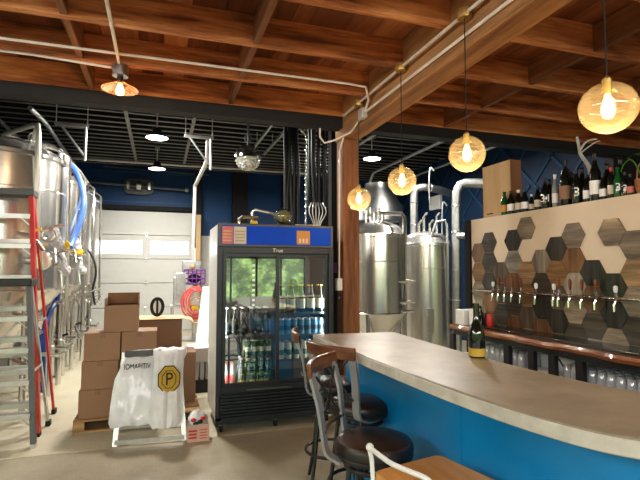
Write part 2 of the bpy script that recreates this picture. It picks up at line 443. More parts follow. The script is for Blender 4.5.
# front (street) wall behind the camera with big windows, and left wall with windows
def window_wall(axis, pos, a0, a1, holes, z0, z1, top, name, nm0, mt):
    mb = MB(); c = a0
    def B(u0, u1, zz0, zz1):
        if axis == 'Y': mb.box(u0, u1, pos-.1, pos+.1, zz0, zz1)
        else: mb.box(pos-.1, pos+.1, u0, u1, zz0, zz1)
    B(a0, a1, 0, z0); B(a0, a1, z1, top)
    for h0, h1 in holes: B(c, h0, z0, z1); c = h1
    B(c, a1, z0, z1)
    w = struct(name, mb, mt)
    for i, (h0, h1) in enumerate(holes):
        f = MB(); n = max(1, round((h1-h0)/.75))
        def F(u0, u1, a, b):
            if axis == 'Y': f.box(u0, u1, pos-.04, pos+.04, a, b)
            else: f.box(pos-.04, pos+.04, u0, u1, a, b)
        for j in range(n+1): u = h0+(h1-h0)*j/n; F(u-.025, u+.025, z0, z1)
        for z in (z0+.025, z1-.025, z0+(z1-z0)*.6): F(h0, h1, z-.025, z+.025)
        fo = struct('window_%d' % (nm0+i), f, M['blacksemi'])
        g = MB()
        if axis == 'Y': g.quad((h0, pos, z0), (h1, pos, z0), (h1, pos, z1), (h0, pos, z1))
        else: g.quad((pos, h0, z0), (pos, h1, z0), (pos, h1, z1), (pos, h0, z1))
        g.build('pane', M['winglass'], fo)
window_wall('Y', -4.6, -5, 9, [(-4.5, -2.3), (-1.9, .6), (1.2, 4.2), (4.8, 8.2)], .5, 2.85, 3.5, 'wall_front', 1, M['white'])
window_wall('X', -5.0, -4.7, 4.95, [(-4.2, -1.6), (-1.0, 1.6), (2.0, 4.0)], .5, 2.85, 3.5, 'wall_street', 5, M['white'])

# ------------------------------------------------------------------ garage door
DX0, DX1 = -2.2, .85
gd = bpy.data.objects.new('door_1', None); C.objects.link(gd); gd['kind'] = 'structure'; gd['_o'] = [0,0,0]
zs = [0, .61, 1.22, 1.83, 2.44, 3.05]
wins = [(-2.05, -1.55), (-1.47, -.44), (-.24, .70)]
wz0, wz1 = 1.96, 2.29
for i in range(5):
    a, b = zs[i]+.006, zs[i+1]-.006; mb = MB()
    if i == 3:
        mb.box(DX0, DX1, 13.0, 13.05, a, wz0); mb.box(DX0, DX1, 13.0, 13.05, wz1, b)
        c = DX0
        for u, v in wins: mb.box(c, u, 13.0, 13.05, wz0, wz1); c = v
        mb.box(c, DX1, 13.0, 13.05, wz0, wz1)
    else:
        mb.box(DX0, DX1, 13.0, 13.05, a, b)
    struct('panel', mb, [M['door'], M['groove']], gd, bevel=.003)
mb = MB()
for z in zs[1:5]: mb.box(DX0, DX1, 13.035, 13.06, z-.03, z+.03)
for (xa, xb, za, zb) in ((DX0-.1, DX0+.02, 0, 3.08), (DX1-.02, DX1+.1, 0, 3.08), (DX0, DX1, 3.0, 3.08), (DX0, DX1, 0, .03)): mb.box(xa, xb, 13.05, 13.09, za, zb)
struct('seal_strip', mb, M['groove'], gd)
for u, v in wins: MB().quad((u, 13.02, wz0), (v, 13.02, wz0), (v, 13.02, wz1), (u, 13.02, wz1)).build('window_pane', M['winglass'], gd)
for z in zs[1:5]:
    mb = MB().box(-.36, -.31, 12.975, 13.0, z-.07, z+.07); mb.cyl((-.37, 12.975, z), (-.30, 12.975, z), .02)
    mb.build('hinge', M['galv'], gd)
op = thing('door_opener', 'grey torsion shaft with rounded mounting plate above the white garage door', 'door opener', (-.55, 13.0, 3.7))
MB().cyl((-1.95, 12.85, 3.72), (.68, 12.85, 3.62), .035).build('shaft', M['dkgrey'], op)
mb = MB(); pr = []
for j in range(24):
    a = 2*PI*j/24; pr.append((math.copysign(abs(math.cos(a))**.5, math.cos(a))*.36, math.copysign(abs(math.sin(a))**.5, math.sin(a))*.2))
mb.loft([[Vector((-.55+x, y, 3.67+z)) for x, z in pr] for y in (12.97, 13.07)])
mb.build('mounting_plate', M['dkgrey'], op)
for sx in (-.25, .25): MB().box(-.55+sx-.03, -.55+sx+.03, 12.80, 12.97, 3.58, 3.76).build('bracket', M['galv'], op)
MB().lathe([(.0,-.05), (.11,-.05), (.11,.05), (0,.05)], (-.55, 12.86, 3.67), mat=Matrix.Rotation(PI/2, 3, 'Y')).build('drum', M['galv'], op)
for xx, nm in ((-1.9, 0), (.62, 1)): MB().sphere((xx, 12.85, 3.72-.04*nm*2.3), .06).build('end_bearing', M['galv'], op)
# back wall dark columns
for i, px in enumerate((198, 240, 290, 322)):
    p = PY(px, 200, WN-.15); w = (.09, .20, .22, .25)[i]
    tag(MB().box(p.x-w, p.x+w, WN-.2, WN, 0, 4.2).build('steel_column', M['black'], bevel=.01),
        ['narrow black column directly right of the white garage door', 'black column on the blue wall left of the hanging chrome lamp', 'black column on the blue wall behind the cooler top', 'wide black column on the back wall nearest the timber post'][i], 'column')

# ------------------------------------------------------------------ bar
front = [(1.10,3.47),(1.095,2.95),(1.10,2.45),(1.115,2.05),(1.13,1.78),(1.16,1.47),(1.205,1.25),(1.265,1.10),(1.36,.99),(1.52,.87),(1.75,.76),(2.2,.66),(2.9,.60)]
back = [(1.735,3.39),(1.715,2.95),(1.70,2.45),(1.70,2.15),(1.715,1.9),(1.74,1.7),(1.78,1.5),(1.85,1.40),(1.95,1.32),(2.1,1.26),(2.3,1.22),(2.6,1.2),(2.95,1.18)]
fr = catmull([Vector((x, y, 0)) for x, y in front], 4); bk = catmull([Vector((x, y, 0)) for x, y in back], 4)
bar = thing('bar_counter', 'long curved bar with speckled concrete top and bright blue painted front', 'bar', (1.4, 2.4, 0))
def sweep(name, L, Rr, z0, z1, m, **k):
    rings = [[Vector((a.x, a.y, z0)), Vector((a.x, a.y, z1)), Vector((b.x, b.y, z1)), Vector((b.x, b.y, z0))] for a, b in zip(L, Rr)]
    return MB().loft(rings).build(name, m, bar, **k)
sweep('countertop', fr, bk, 1.015, 1.07, M['ctop'], bevel=.006)
def inset(A, B, da, db):
    L, R_ = [], []
    for a, b in zip(A, B):
        d = (b-a).normalized(); L.append(a+d*da); R_.append(b-d*db)
    return L, R_
a_, b_ = inset(fr, bk, -.003, 0)
eb = []
for a, b in zip(fr, bk):
    d = (b-a).normalized(); eb.append(a+d*.02)
sweep('front_edge', a_, eb, 1.010, 1.064, M['cedge'], bevel=.006)
L, R_ = inset(fr, bk, .22, .04)
L[0] = L[0]+Vector((0, -.12, 0)); R_[0] = R_[0]+Vector((0, -.12, 0))
sweep('blue_panel', L, R_, .0, 1.015, M['barblue'])
mb = MB()
for i in (14, 30): mb.tube([(L[i].x-.002, L[i].y, .02), (L[i].x-.002, L[i].y, 1.01)], .003, 6)
mb.build('panel_seam', M['barblue'], bar)

# bar bottle
def bottle_profile(r, h, neck=.014, body=.55, sh=.75):
    return [(0,0), (r*.93,0), (r,.01), (r,h*body), (r*.96,h*(body+.05)), (r*.6,h*(sh-.02)), (neck*1.1,h*(sh+.08)), (neck,h*.95), (neck*1.15,h*.955), (neck*1.15,h), (0,h)]
bl = PZ(477, 357, 1.07)
bt = thing('champagne_bottle', 'small dark sparkling wine bottle with gold base label on the bar top', 'bottle', bl)
MB().lathe([(0,0), (.043,0), (.045,.008), (.045,.115), (.042,.14), (.032,.17), (.019,.20), (.0145,.24), (.014,.275), (.0165,.277), (.0165,.29), (0,.29)], bl).build('glass_body', M['bglass'], bt)
MB().lathe([(.0457,.008), (.0457,.052)], bl, caps=False).build('base_label', M['gold'], bt)
MB().lathe([(.0152,.235), (.0152,.276), (.018,.277), (.018,.295), (0,.297)], bl, caps=False).build('foil_cap', M['traydk'], bt)

# ------------------------------------------------------------------ bar stools
def make_stool(label, loc, ang):
    t = thing('bar_stool', label, 'stool', (0,0,0), 'dark swivel stools along the bar')
    for i in range(4):
        a = PI/4+i*PI/2; c, s = math.cos(a), math.sin(a)
        MB().tube([(c*.13, s*.13, .66), (c*.15, s*.15, .5), (c*.19, s*.19, .2), (c*.235, s*.235, .0)], .0125, 8, smooth=4).build('leg', M['stoolm'], t)
        MB().tube([(c*.165, s*.165, .42), (c*.10, s*.10, .53), (c*.03, s*.03, .60)], .007, 6, smooth=4).build('brace', M['stoolm'], t)
    MB().torus((0,0,.25), .195, .011).build('foot_ring', M['stoolm'], t)
    MB().torus((0,0,.62), .135, .012).build('upper_ring', M['stoolm'], t)
    MB().lathe([(0,.60),(.035,.60),(.035,.64),(.10,.645),(.10,.66),(0,.66)]).build('swivel_plate', M['stoolm'], t)
    MB().torus((0,0,.675), .175, .014).build('seat_frame', M['stoolm'], t)
    MB().lathe([(0,.675),(.175,.675),(.189,.69),(.191,.71),(.184,.728)], seg=40, caps=False).build('seat_edge', M['seatrim'], t)
    MB().lathe([(.186,.722),(.177,.738),(.15,.748),(.10,.755),(.0,.757)], seg=40, caps=False).build('seat', M['seat'], t)
    for sy in (-1, 1):
        MB().ribbon([(-.12, sy*.145, .665), (-.185, sy*.15, .70), (-.205, sy*.155, .80), (-.222, sy*.165, .92), (-.258, sy*.172, 1.06)], (0, 1, 0), .026, .007, smooth=5).build('back_upright', M['strap'], t)
    for sy in (-1, 1):
        MB().tube([(-.215, sy*.145, .80), (-.228, 0, .92), (-.245, -sy*.14, 1.04)], .006, 6, smooth=5).build('cross_bar', M['stoolm'], t)
    MB().tube([(-.20, -.15, .79), (-.225, 0, .785), (-.20, .15, .79)], .008, 6, smooth=5).build('lower_rail', M['stoolm'], t)
    rail = [Vector((-.258-.035*math.cos(y/.20*PI/2), y, 1.075)) for y in [(-.20+.40*j/12) for j in range(13)]]
    MB().ribbon(rail, (-.1, 0, 1), .036, .012).build('top_rail', M['railw'], t, bevel=.006)
    t.location = loc; t.rotation_euler = (0, 0, ang)
    return t
s1 = make_stool('nearest dark bar stool with brown leather seat, in front of the white metal stool', (.995, 2.17, 0), math.radians(-38))
def stool_copy(label, loc, ang): return dup(s1, loc, ang, label)
stool_copy('middle dark bar stool whose wide wooden top rail faces the camera at the bar', (1.20, 2.82, 0), math.radians(25))
stool_copy('farthest dark bar stool, at the bar end in front of the cooler', (1.22, 3.38, 0), math.radians(-16))

# white stool with wooden seat
ws = thing('bar_stool', 'white metal stool with square honey wood seat at the bottom edge of view', 'stool', (1.03, 1.66, 0))
WM = Matrix.Translation((1.03, 1.66, 0)) @ Matrix.Rotation(math.radians(12), 4, 'Z')
def sq(h, r=.035, n=5):
    out = []
    for cx, cy, a0 in ((1,1,0), (-1,1,PI/2), (-1,-1,PI), (1,-1,3*PI/2)):
        for j in range(n): a = a0+PI/2*j/(n-1); out.append((cx*(h-r)+r*math.cos(a), cy*(h-r)+r*math.sin(a)))
    return out
MB().loft([[WM @ Vector((x, y, z)) for x, y in sq(.18)] for z in (.725, .75)]).build('seat', M['honey'], ws, bevel=.004)
MB().tube([WM @ Vector((x, y, .715)) for x, y in sq(.17)], .012, 8, True).build('seat_frame', M['whitem'], ws)
for sx in (-1, 1):
    for sy in (-1, 1):
        MB().tube([WM @ Vector((sx*.155, sy*.155, .715)), WM @ Vector((sx*.21, sy*.21, 0))], [.015, .011]).build('leg', M['whitem'], ws)
for z, h in ((.25, .192), (.45, .178)):
    MB().tube([WM @ Vector((x, y, z)) for x, y in sq(h, .01, 2)], .008, 6, True).build('stretcher', M['whitem'], ws)
MB().tube([WM @ Vector(p) for p in ((-.185, .165, .70), (-.19, .168, .80), (-.20, .165, .846), (-.215, .08, .85), (-.225, 0, .85), (-.215, -.08, .85), (-.20, -.165, .846), (-.19, -.168, .80), (-.185, -.165, .70))], .0095, 8, smooth=5).build('back_hoop', M['whitem'], ws)
MB().sphere(WM @ Vector((-.20, .166, .852)), .016).build('hoop_knob', M['whitem'], ws)

# ------------------------------------------------------------------ tap wall
XW = 3.4
struct('wall_taps', MB().box(XW, XW+.22, .2, 4.69, .0, 2.125), M['cream'])
tapw = bpy.data.objects['wall_taps']
cols = [4.57, 4.382, 4.194, 4.006, 3.818, 3.63, 3.442, 3.254, 3.066, 2.878, 2.69, 2.502, 2.314, 2.126]
cols = [4.56-.1875*i for i in range(16)]
mats = {(7,0):5,(6,0):0,(9,0):5,(10,0):5,(7,1):3,(8,1):0,(9,2):0,(6,1):2,(10,1):6,(7,2):4,(6,2):7,(10,2):5,(6,3):0,(7,3):5,(8,4):8,(9,3):0,(9,4):5,(10,3):1,(8,2):3,(8,3):1,
        (4,-1):5,(3,0):0,(1,0):1,(0,0):3,(3,1):8,(1,1):1,(0,1):2,(2,1):7,(4,1):6,(5,1):4,(5,2):1,(0,2):5,(1,2):0,(3,2):3,(5,3):0,(4,2):2,(1,3):3,(7,4):1,(4,3):7,(6,4):7}
mb = MB()
for ci, y in enumerate(cols):
    if ci % 2: ks = {1:[0,1], 3:[0,1], 5:[1], 7:[0,1], 9:[0], 11:[0,1], 13:[1], 15:[0]}[ci]; z0 = 1.85; ks = ks+[2,3,4]
    else: ks = {0:[0], 2:[], 4:[-1], 6:[0], 8:[], 10:[0], 12:[], 14:[0]}[ci]; z0 = 1.742; ks = ks+[1,2,3,4]
    for k in sorted(set(ks)):
        z = z0-.2165*k; R0 = .1235
        ring = [(y+R0*math.cos(PI/3*j), z+R0*math.sin(PI/3*j)) for j in range(6)]
        if k == 4 and ci % 2 == 0 or (k == 4): ring = [(a, max(b, .905)) for a, b in ring]
        ring = [(min(a, 4.685), b) for a, b in ring]
        mb.mi = mats.get((ci, k), random.choice([0,1,1,3,5,7,7,4,2]))
        x1 = XW-.001; x0 = XW-.012-random.uniform(0, .004)
        mb.loft([[Vector((x, a, b)) for a, b in ring] for x in (x1, x0)])
struct('hexagon_tiles', mb, HEX, tapw)
struct('trim_6', MB().box(XW-.02, XW+.24, 4.70, 4.79, 0, 2.125), M['black'])

# draft tap rail and taps
tr = thing('tap_rail', 'long chrome pipe rail across the hexagon tiles that carries the taps', 'pipe', (3.33, 3.6, 1.33))
MB().cyl((3.33, 2.45, 1.33), (3.33, 4.52, 1.33), .011).build('pipe', M['chrome'], tr)
for y in (2.6, 3.2, 3.8, 4.4): MB().cyl((3.33, y, 1.33), (3.39, y, 1.33), .014).build('wall_bracket', M['chrome'], tr)
def make_tap(handled, label, y):
    t = thing('beer_tap', label, 'tap', (3.30, y, 1.33), 'draft taps on the tap rail')
    MB().cyl((3.386, y, 1.33), (3.275, y, 1.335), .013).build('shank', M['chrome'], t)
    MB().tube([(3.28, y, 1.345), (3.262, y, 1.325), (3.250, y, 1.285), (3.247, y, 1.235)], [.013, .013, .010, .008], 10).build('spout', M['chrome'], t)
    MB().cyl((3.275, y, 1.34), (3.268, y, 1.385), .009).build('collar', M['chrome'], t)
    if handled:
        MB().loft([[Vector((3.268-.0*z+a*w, y+b*w, 1.38+z)) for a, b in ((1,1),(-1,1),(-1,-1),(1,-1))] for z, w in ((0,.006),(.03,.009),(.07,.011),(.09,.009),(.095,.005))]).build('handle', M['handle'], t, bevel=.003)
    else:
        MB().lathe([(0,0),(.012,0),(.016,.02),(.016,.045),(0,.055)], (3.268, y, 1.38)).build('cap', M['whitep'], t)
    return t
k = 0; kk = 0
for px, h in ((495,0),(500.5,1),(507,1),(514,1),(523,1),(538,0),(556,0),(561,1),(572,1),(584,1),(598,1),(617.7,0)):
    p = PX(px, 290, 3.29)
    if h: k += 1; lb = '%s wooden handled tap from the left on the chrome rail' % ORD[k-1]
    else: kk += 1; lb = '%s white capped tap without handle from the left on the rail' % ORD[kk-1]
    make_tap(h, lb, p.y)

# back counter
bc = thing('back_counter', 'live edge wood back counter on black steel legs below the taps', 'counter', (3.2, 2.6, 0))
n = 40; ring = []
edge = []
for i in range(n+1):
    y = 4.63-(4.63-.3)*i/n; edge.append((3.055+.018*math.sin(i*.9)+.012*math.sin(i*2.3), y))
mb = MB()
for z0_, z1_ in ((.905, .955),):
    rings = [[Vector((x, y, z0_)), Vector((x-.006, y, (z0_+z1_)/2)), Vector((x+.006, y, z1_)), Vector((3.388, y, z1_)), Vector((3.388, y, z0_))] for x, y in edge]
    mb.loft(rings)
mb.build('wood_top', M['edgewood'], bc)
MB().box(3.14, 3.385, .5, 4.35, .955, .975).build('drip_tray', M['traydk'], bc, bevel=.004)
MB().box(3.08, 3.12, .3, 4.6, .85, .905).build('steel_rail', M['blacksemi'], bc)
for px in (453, 507.5, 532, 552.6, 580):
    p = PX(px, 340, 3.1); MB().box(3.08, 3.12, p.y-.035, p.y+.035, 0, .85).build('leg', M['blacksemi'], bc)
for yy in (2.1, 1.2, .5): MB().box(3.08, 3.12, yy-.03, yy+.03, 0, .85).build('leg', M['blacksemi'], bc)
MB().box(3.13, 3.385, .3, 4.5, .63, .66).build('lower_shelf', M['whitep'], bc)
MB().box(3.37, 3.388, .3, 4.6, .0, .904).build('white_backing', M['whitep'], bc)
# upside-down cups on the lower shelf
def make_cup():
    t = MB().lathe([(.037,0),(.037,.004),(.034,.05),(.026,.12),(.024,.123),(0,.123)], caps=False, seg=14).build('plastic_cup', M['clear'])
    return t
cup0 = None; row_names = ['front row', 'middle row', 'back row']
gi = 0
for (ya, yb, nm) in ((4.22, 3.66, 'left rack'), (3.13, 1.84, 'right rack')):
    nn = int(round((ya-yb)/.081))
    for r in range(3):
        for i in range(nn+1):
            y = ya-.081*i
            if cup0 is None: cup0 = make_cup(); o = cup0
            else: o = cup0.copy(); C.objects.link(o)
            o.location = (3.165+.08*r, y, .66); o['_o'] = [0,0,0]
            tag(o, '%s upturned clear cup from the far end, %s, %s under counter' % (ORD[i], row_names[r], nm), 'cup', 'upturned cups under the back counter')
# sink fittings between legs
tag(MB().tube([(3.13,3.18,.82),(3.2,3.16,.70),(3.3,2.98,.65)], .008, 6).build('drain_pipe', M['dkgrey']), 'grey drain pipe slanting down under the back counter', 'pipe')
# items on left end of counter
dsp = thing('rinse_stand', 'pale grey box with white cup on top at left end of back counter', 'container', PX(457, 318, 3.22))
p = PX(456, 318, 3.25); q = Vector((3.22, 4.50, .955))
MB().box(q.x-.12, q.x+.12, q.y-.06, q.y+.09, .955, 1.12).build('box', M['frside'], dsp, bevel=.008)
dsp['label'] = 'pale grey box at the left end of the wooden back counter'; dsp['category'] = 'box'
tag(MB().lathe([(0,0),(.035,0),(.04,.16),(.036,.16),(.032,.01),(0,.01)], (3.16, 4.36, .975)).build('paper_cup', M['whitep']), 'tall white cup beside the grey box on the back counter', 'cup')
rb = thing('soda_can', 'small red can on the back counter near the left end', 'can', (3.25, 4.20, .975))
MB().lathe([(0,0),(.03,.0),(.033,.01),(.033,.11),(.027,.12)], (3.25,4.20,.975), caps=False).build('body', M['redlab'], rb)
MB().lathe([(.027,.12),(0,.118)], (3.25,4.20,.975), caps=False).build('lid', M['lid'], rb)
gb = PX(473.5, 310, 3.2)
tag(MB().lathe(bottle_profile(.03, .2), (3.2, 4.29, .975)).build('syrup_bottle', M['bglass']), 'dark bottle between the white cup and the red can on the back counter', 'bottle')
# bag hanging under counter
tb_ = thing('paper_bag', 'white paper bag with a red square under the left end of the back counter', 'bag', (3.14, 4.28, .61))
MB().loft([[Vector((3.14+dx, 4.22+dy, z)) for dx, dy in ((0,0),(0,s_),(.10,s_),(.10,0))] for z, s_ in ((.61,.20),(.72,.20),(.80,.18),(.87,.12))]).build('body', M['whitep'], tb_)
MB().box(3.132, 3.137, 4.25, 4.37, .63, .72).build('red_square', M['redlab'], tb_)

# ------------------------------------------------------------------ on top of the tap wall
cr = thing('wooden_crate', 'tall upright plywood box with brown end standing on the tap wall', 'box', (3.53, 4.32, 2.125))
mb = MB().box(3.475, 3.612, 4.10, 4.55, 2.125, 2.715); mb.build('body', M['brownply'], cr, bevel=.004)
MB().box(3.463, 3.474, 4.105, 4.545, 2.13, 2.71).build('pale_face', M['ply'], cr)
MB().box(3.459, 3.463, 4.38, 4.48, 2.165, 2.178).build('name_plate', M['blacksemi'], cr)
WT = 2.125
def wall_bottle(px, top, kind, label, text=None, r=None, lab=None, glass='bglass'):
    r_ = ray(px, 200); X = XW+(.032 if px < 530 else .062); p = CAM+r_*(X/r_.x)
    by = 219-.153*(px-470)
    d = (X/(ray(px, by).x))
    h = max(.15, (by-top)*d/480*.98)
    rr = r or min(.042, h*.155)
    loc = (X, p.y, WT)
    t = thing('wine_bottle' if h > .2 else 'beer_bottle', label, 'bottle', loc, 'bottles lined up on the tap wall')
    MB().lathe(bottle_profile(rr, h, neck=min(.014, rr*.38)), loc, 18).build('glass_body', M[glass], t)
    if lab:
        MB().lathe([(rr*1.02, h*.14), (rr*1.02, h*.43)], loc, 18, caps=False).build('label', M[lab], t)
    cc = {'w': 'whitep', 'r': 'redlab', 'g': 'gold', 'b': 'blacksemi', 'n': 'gglass'}[kind]
    nk = min(.014, rr*.38)
    MB().lathe([(nk*1.08, h*.84), (nk*1.08, h*.95), (nk*1.3, h*.952), (nk*1.3, h*1.005), (0, h*1.006)], loc, 12, caps=False).build('cap', M[cc], t)
    if text:
        mb = MB(); o = Vector((X, p.y, WT+h*.33)); dirc = (CAM-o); dirc.z = 0; dirc.normalize()
        xa = Vector((-dirc.y, dirc.x, 0))
        text_into(mb, text, h*.36 if len(text) == 1 else h*.34, frame_mat(o+dirc*(rr*1.06), xa, (0,0,1)), .0015)
        mb.build('numeral', M['whitep'], t, smooth=False)
    return t
BT = [
 (504.5,190,'n','green beer bottle with orange label, leftmost before the plywood box',None,None,'orange','gglass'),
 (511,189,'b','small brown bottle with white label, second from the plywood box side',None,None,'whitep','bglass'),
 (518.5,188,'w','small dark bottle with white cap and cream base label',None,None,'paper','bglass'),
 (524.5,187,'b','small dark bottle with white square label right of the white capped one',None,None,'whitep','bglass'),
 (531.5,192,'w','short bottle with white cap and wide pale label',None,None,'paper','bglass'),
 (538,184,'b','dark bottle with cream label, just left of the bottle numbered 31',None,None,'paper','bglass'),
 (545.5,176,'b','dark slim bottle with large white number 31','31',None,None,'bglass'),
 (555.5,172,'w','clear grey slender bottle with white label beside the big magnum',None,.03,'whitep','greybot'),
 (566,157,'b','very large dark magnum bottle with framed label, tallest on left',None,.052,'card','bglass'),
 (577,167,'b','dark bottle with one large white numeral 3, right of the magnum','3',.042,None,'bglass'),
 (587,172,'b','dark bottle with small white label between the numeral 3 and the branch',None,.03,'whitep','bglass'),
 (596,151,'b','tall dark bottle with wide white label right of the pale branch',None,.045,'whitep','bglass'),
 (603.5,172,'b','dark bottle with blue grey label right of the tallest bottle',None,.03,'frside','bglass'),
 (612,165,'r','bottle with red capsule and tan label',None,.03,'paper','bglass'),
 (618.5,165,'n','green glass bottle with large white numeral 3','3',.032,None,'gglass'),
 (625.5,170,'b','dark bottle with white numeral 3, right of the green glass one','3',.028,None,'bglass'),
 (631,172,'b','dark bottle with pink label beside the wicker basket',None,.026,'pink','bglass')]
for a in BT: wall_bottle(a[0], a[1], a[2], a[3], a[4], a[5], a[6], a[7])
# white frame label on magnum
p = PX(566, 195, XW+.0)
# back row bottles
for i, (px, top) in enumerate(((550,165),(572,160),(583,162),(591,166),(608,166),(622,167))):
    r_ = ray(px, 200); X = XW+.165; p = CAM+r_*(X/r_.x); h = .30+.02*(i % 3); loc = (X, p.y, WT)
    t = thing('wine_bottle', ['dark back row bottle behind the slender grey bottle', 'dark back row bottle right behind the magnum', 'dark back row bottle behind the numeral 3 bottle', 'dark back row bottle behind the pale branch', 'dark back row bottle left of the red capsule', 'dark back row bottle behind the green numeral bottle'][i], 'bottle', loc, 'bottles lined up on the tap wall')
    MB().lathe(bottle_profile(.036, h), loc, 18).build('glass_body', M['bglass'], t)
    MB().lathe([(.0155, h*.84), (.0155, h*1.005), (0, h*1.006)], loc, 12, caps=False).build('cap', M['blacksemi'], t)
# branch
br = thing('dry_branch', 'pale forked branch standing among the bottles on the tap wall', 'branch', PX(597, 196, XW+.14))
Xb = XW+.14
MB().tube([PX(594,186,Xb)*1, PX(592,178,Xb), PX(588,165,Xb), PX(581,155,Xb), PX(579,146,Xb), PX(577,137,Xb)], [.022, .012], 8, smooth=3).build('main_stem', M['branch'], br)
MB().tube([PX(580,151,Xb), PX(584,144,Xb), PX(590,140,Xb+.03), PX(597,139,Xb+.05)], [.012, .006], 8, smooth=3).build('twig', M['branch'], br)
MB().tube([PX(581,153,Xb), PX(587,148,Xb), PX(596,142,Xb+.03), PX(600,141,Xb+.03)], [.008, .004], 8, smooth=3).build('twig', M['branch'], br)
b0 = PX(594,186,Xb); MB().tube([b0, (b0.x, b0.y, WT)], .022, 8).build('lower_stem', M['branch'], br)
# wicker basket with plant
bp = PX(645, 180, XW+.10); bp.z = WT
bs = thing('wicker_basket', 'brown wicker basket with looped handle at the right end of the tap wall', 'basket', bp)
MB().lathe([(0,0),(.05,0),(.065,.05),(.07,.12),(.064,.12),(.058,.05),(.045,.01),(0,.01)], bp).build('bowl', M['wicker'], bs)
MB().tube([bp+Vector((0,-.066,.11)), bp+Vector((0,-.05,.22)), bp+Vector((0,0,.26)), bp+Vector((0,.05,.22)), bp+Vector((0,.066,.11))], .007, 8, smooth=4).build('handle', M['wicker'], bs)
pl = thing('potted_plant', 'green plant with arching stem and long leaf in the wicker basket', 'plant', bp+Vector((0,0,.012)))
MB().tube([bp+Vector((0,0,.012)), bp+Vector((0,.02,.14)), PX(632,160,XW+.08), PX(624,164,XW+.08), PX(621,172,XW+.08)], .005, 6, smooth=4).build('stem', M['leaf'], pl)
def leaf(a, b, w, nm):
    a, b = Vector(a), Vector(b); mbb = MB(); d = b-a; sd = Vector((0, 0, 1)).cross(d).normalized()+Vector((0,0,.35)); rings = []
    for j in range(9):
        t = j/8; ww = w*math.sin(PI*min(.98, max(.02, t)))**.8; c = a+d*t+Vector((0,0,.03*math.sin(PI*t)))
        rings.append([c-sd*ww, c+Vector((0,0,-.006)), c+sd*ww])
    mbb.loft(rings, False, False); return mbb.build(nm, M['leaf'], pl)
leaf(PX(627,158,XW+.08), PX(648,157,XW+.02), .028, 'leaf'); leaf(bp+Vector((0,0,.1)), bp+Vector((-.02,-.2,.28)), .03, 'leaf')
MB().tube([PX(627,158,XW+.08), PX(635,163,XW+.09), bp+Vector((0,0,.05))], .003, 6, smooth=3).build('stem', M['leaf'], pl)

# ------------------------------------------------------------------ cooler
FX0, FX1, FY0, FY1 = .525, 1.715, 4.72, 5.48
fg = thing('beer_cooler', 'black two door glass merchandiser cooler with blue header panel', 'refrigerator', (1.12, 5.0, 0))
xm = (FX0+FX1)/2
mb = MB().box(FX0, FX1, FY1-.04, FY1, .12, 2.0).box(FX1-.035, FX1, FY0+.02, FY1-.04, .12, 2.0).box(FX0+.006, FX0+.035, FY0+.02, FY1-.04, .12, 2.0)
mb.box(FX0+.035, FX1-.035, FY0+.02, FY1-.04, 1.78, 2.0).box(FX0+.035, FX1-.035, FY0+.02, FY1-.04, .12, .42)
mb.build('cabinet', M['frbody'], fg, bevel=.004)
MB().box(FX0-.002, FX0+.005, FY0+.025, FY1, .12, 1.995).build('side_panel', M['frside'], fg)
MB().box(FX0+.036, FX1-.036, FY1-.055, FY1-.042, .42, 1.78).build('inner_back', M['frin'], fg)
# header
MB().box(FX0, FX1, FY0-.01, FY0+.02, 1.775, 2.01).build('header_frame', M['dkgrey'], fg, bevel=.01)
hp = MB().box(FX0+.035, FX1-.03, FY0-.016, FY0-.008, 1.80, 1.985).build('header_panel', M['signblue'], fg)
MB().box(FX0+.04, FX0+.145, FY0-.0195, FY0-.0165, 1.805, 1.975).build('pink_flyer', M['pink'], hp)
MB().box(FX0+.152, FX0+.275, FY0-.0195, FY0-.0165, 1.805, 1.975).build('cream_flyer', M['paper'], hp)
MB().box(FX0+.79, FX0+.93, FY0-.0195, FY0-.0165, 1.81, 1.95).build('orange_sticker', M['orange'], hp)
mb = MB()
for j in range(3):
    x = FX0+.825+j*.035; mb.box(x-.01, x+.01, FY0-.022, FY0-.0195, 1.825, 1.87)
mb.build('sticker_cups', M['cream'], hp, smooth=False)
mb = MB()
for j in range(4): mb.box(FX0+.05, FX0+.13, FY0-.0212, FY0-.0196, 1.835+j*.03, 1.843+j*.03)
mb.build('flyer_text_lines', M['paper'], hp, smooth=False)
mb = MB()
for j in range(4): mb.box(FX0+.165, FX0+.26, FY0-.0212, FY0-.0196, 1.835+j*.03, 1.840+j*.03)
mb.build('flyer_text_lines', M['card'], hp, smooth=False)
# frame around doors
mb = MB().box(FX0, FX0+.05, FY0-.012, FY0+.03, .12, 1.775).box(FX1-.05, FX1, FY0-.012, FY0+.03, .12, 1.775).box(FX0+.05, FX1-.05, FY0-.012, FY0+.03, 1.715, 1.775).box(FX0+.05, FX1-.05, FY0-.012, FY0+.03, .37, .43)
ff = mb.build('face_frame', M['frbody'], fg, bevel=.003)
mb = text_into(MB(), 'True', .055, frame_mat((xm, FY0-.0135, 1.745), (1,0,0), (0,0,1)), .001); mb.build('maker_mark', M['whitep'], ff, smooth=False)
MB().box(xm-.30, xm+.15, FY0-.0145, FY0-.0125, .385, .400).build('lower_text_strip', M['dkgrey'], ff, smooth=False)
def cooler_door(x0, x1, y, z0=.43, z1=1.715):
    mb = MB(); w = .034
    mb.box(x0, x0+w, y, y+.025, z0, z1).box(x1-w, x1, y, y+.025, z0, z1).box(x0+w, x1-w, y, y+.025, z0, z0+w).box(x0+w, x1-w, y, y+.025, z1-w, z1)
    d = mb.build('sliding_door', M['frbody'], fg, bevel=.003)
    MB().quad((x0+w, y+.012, z0+w), (x1-w, y+.012, z0+w), (x1-w, y+.012, z1-w), (x0+w, y+.012, z1-w)).build('glass_pane', M['glass'], d)
    return d
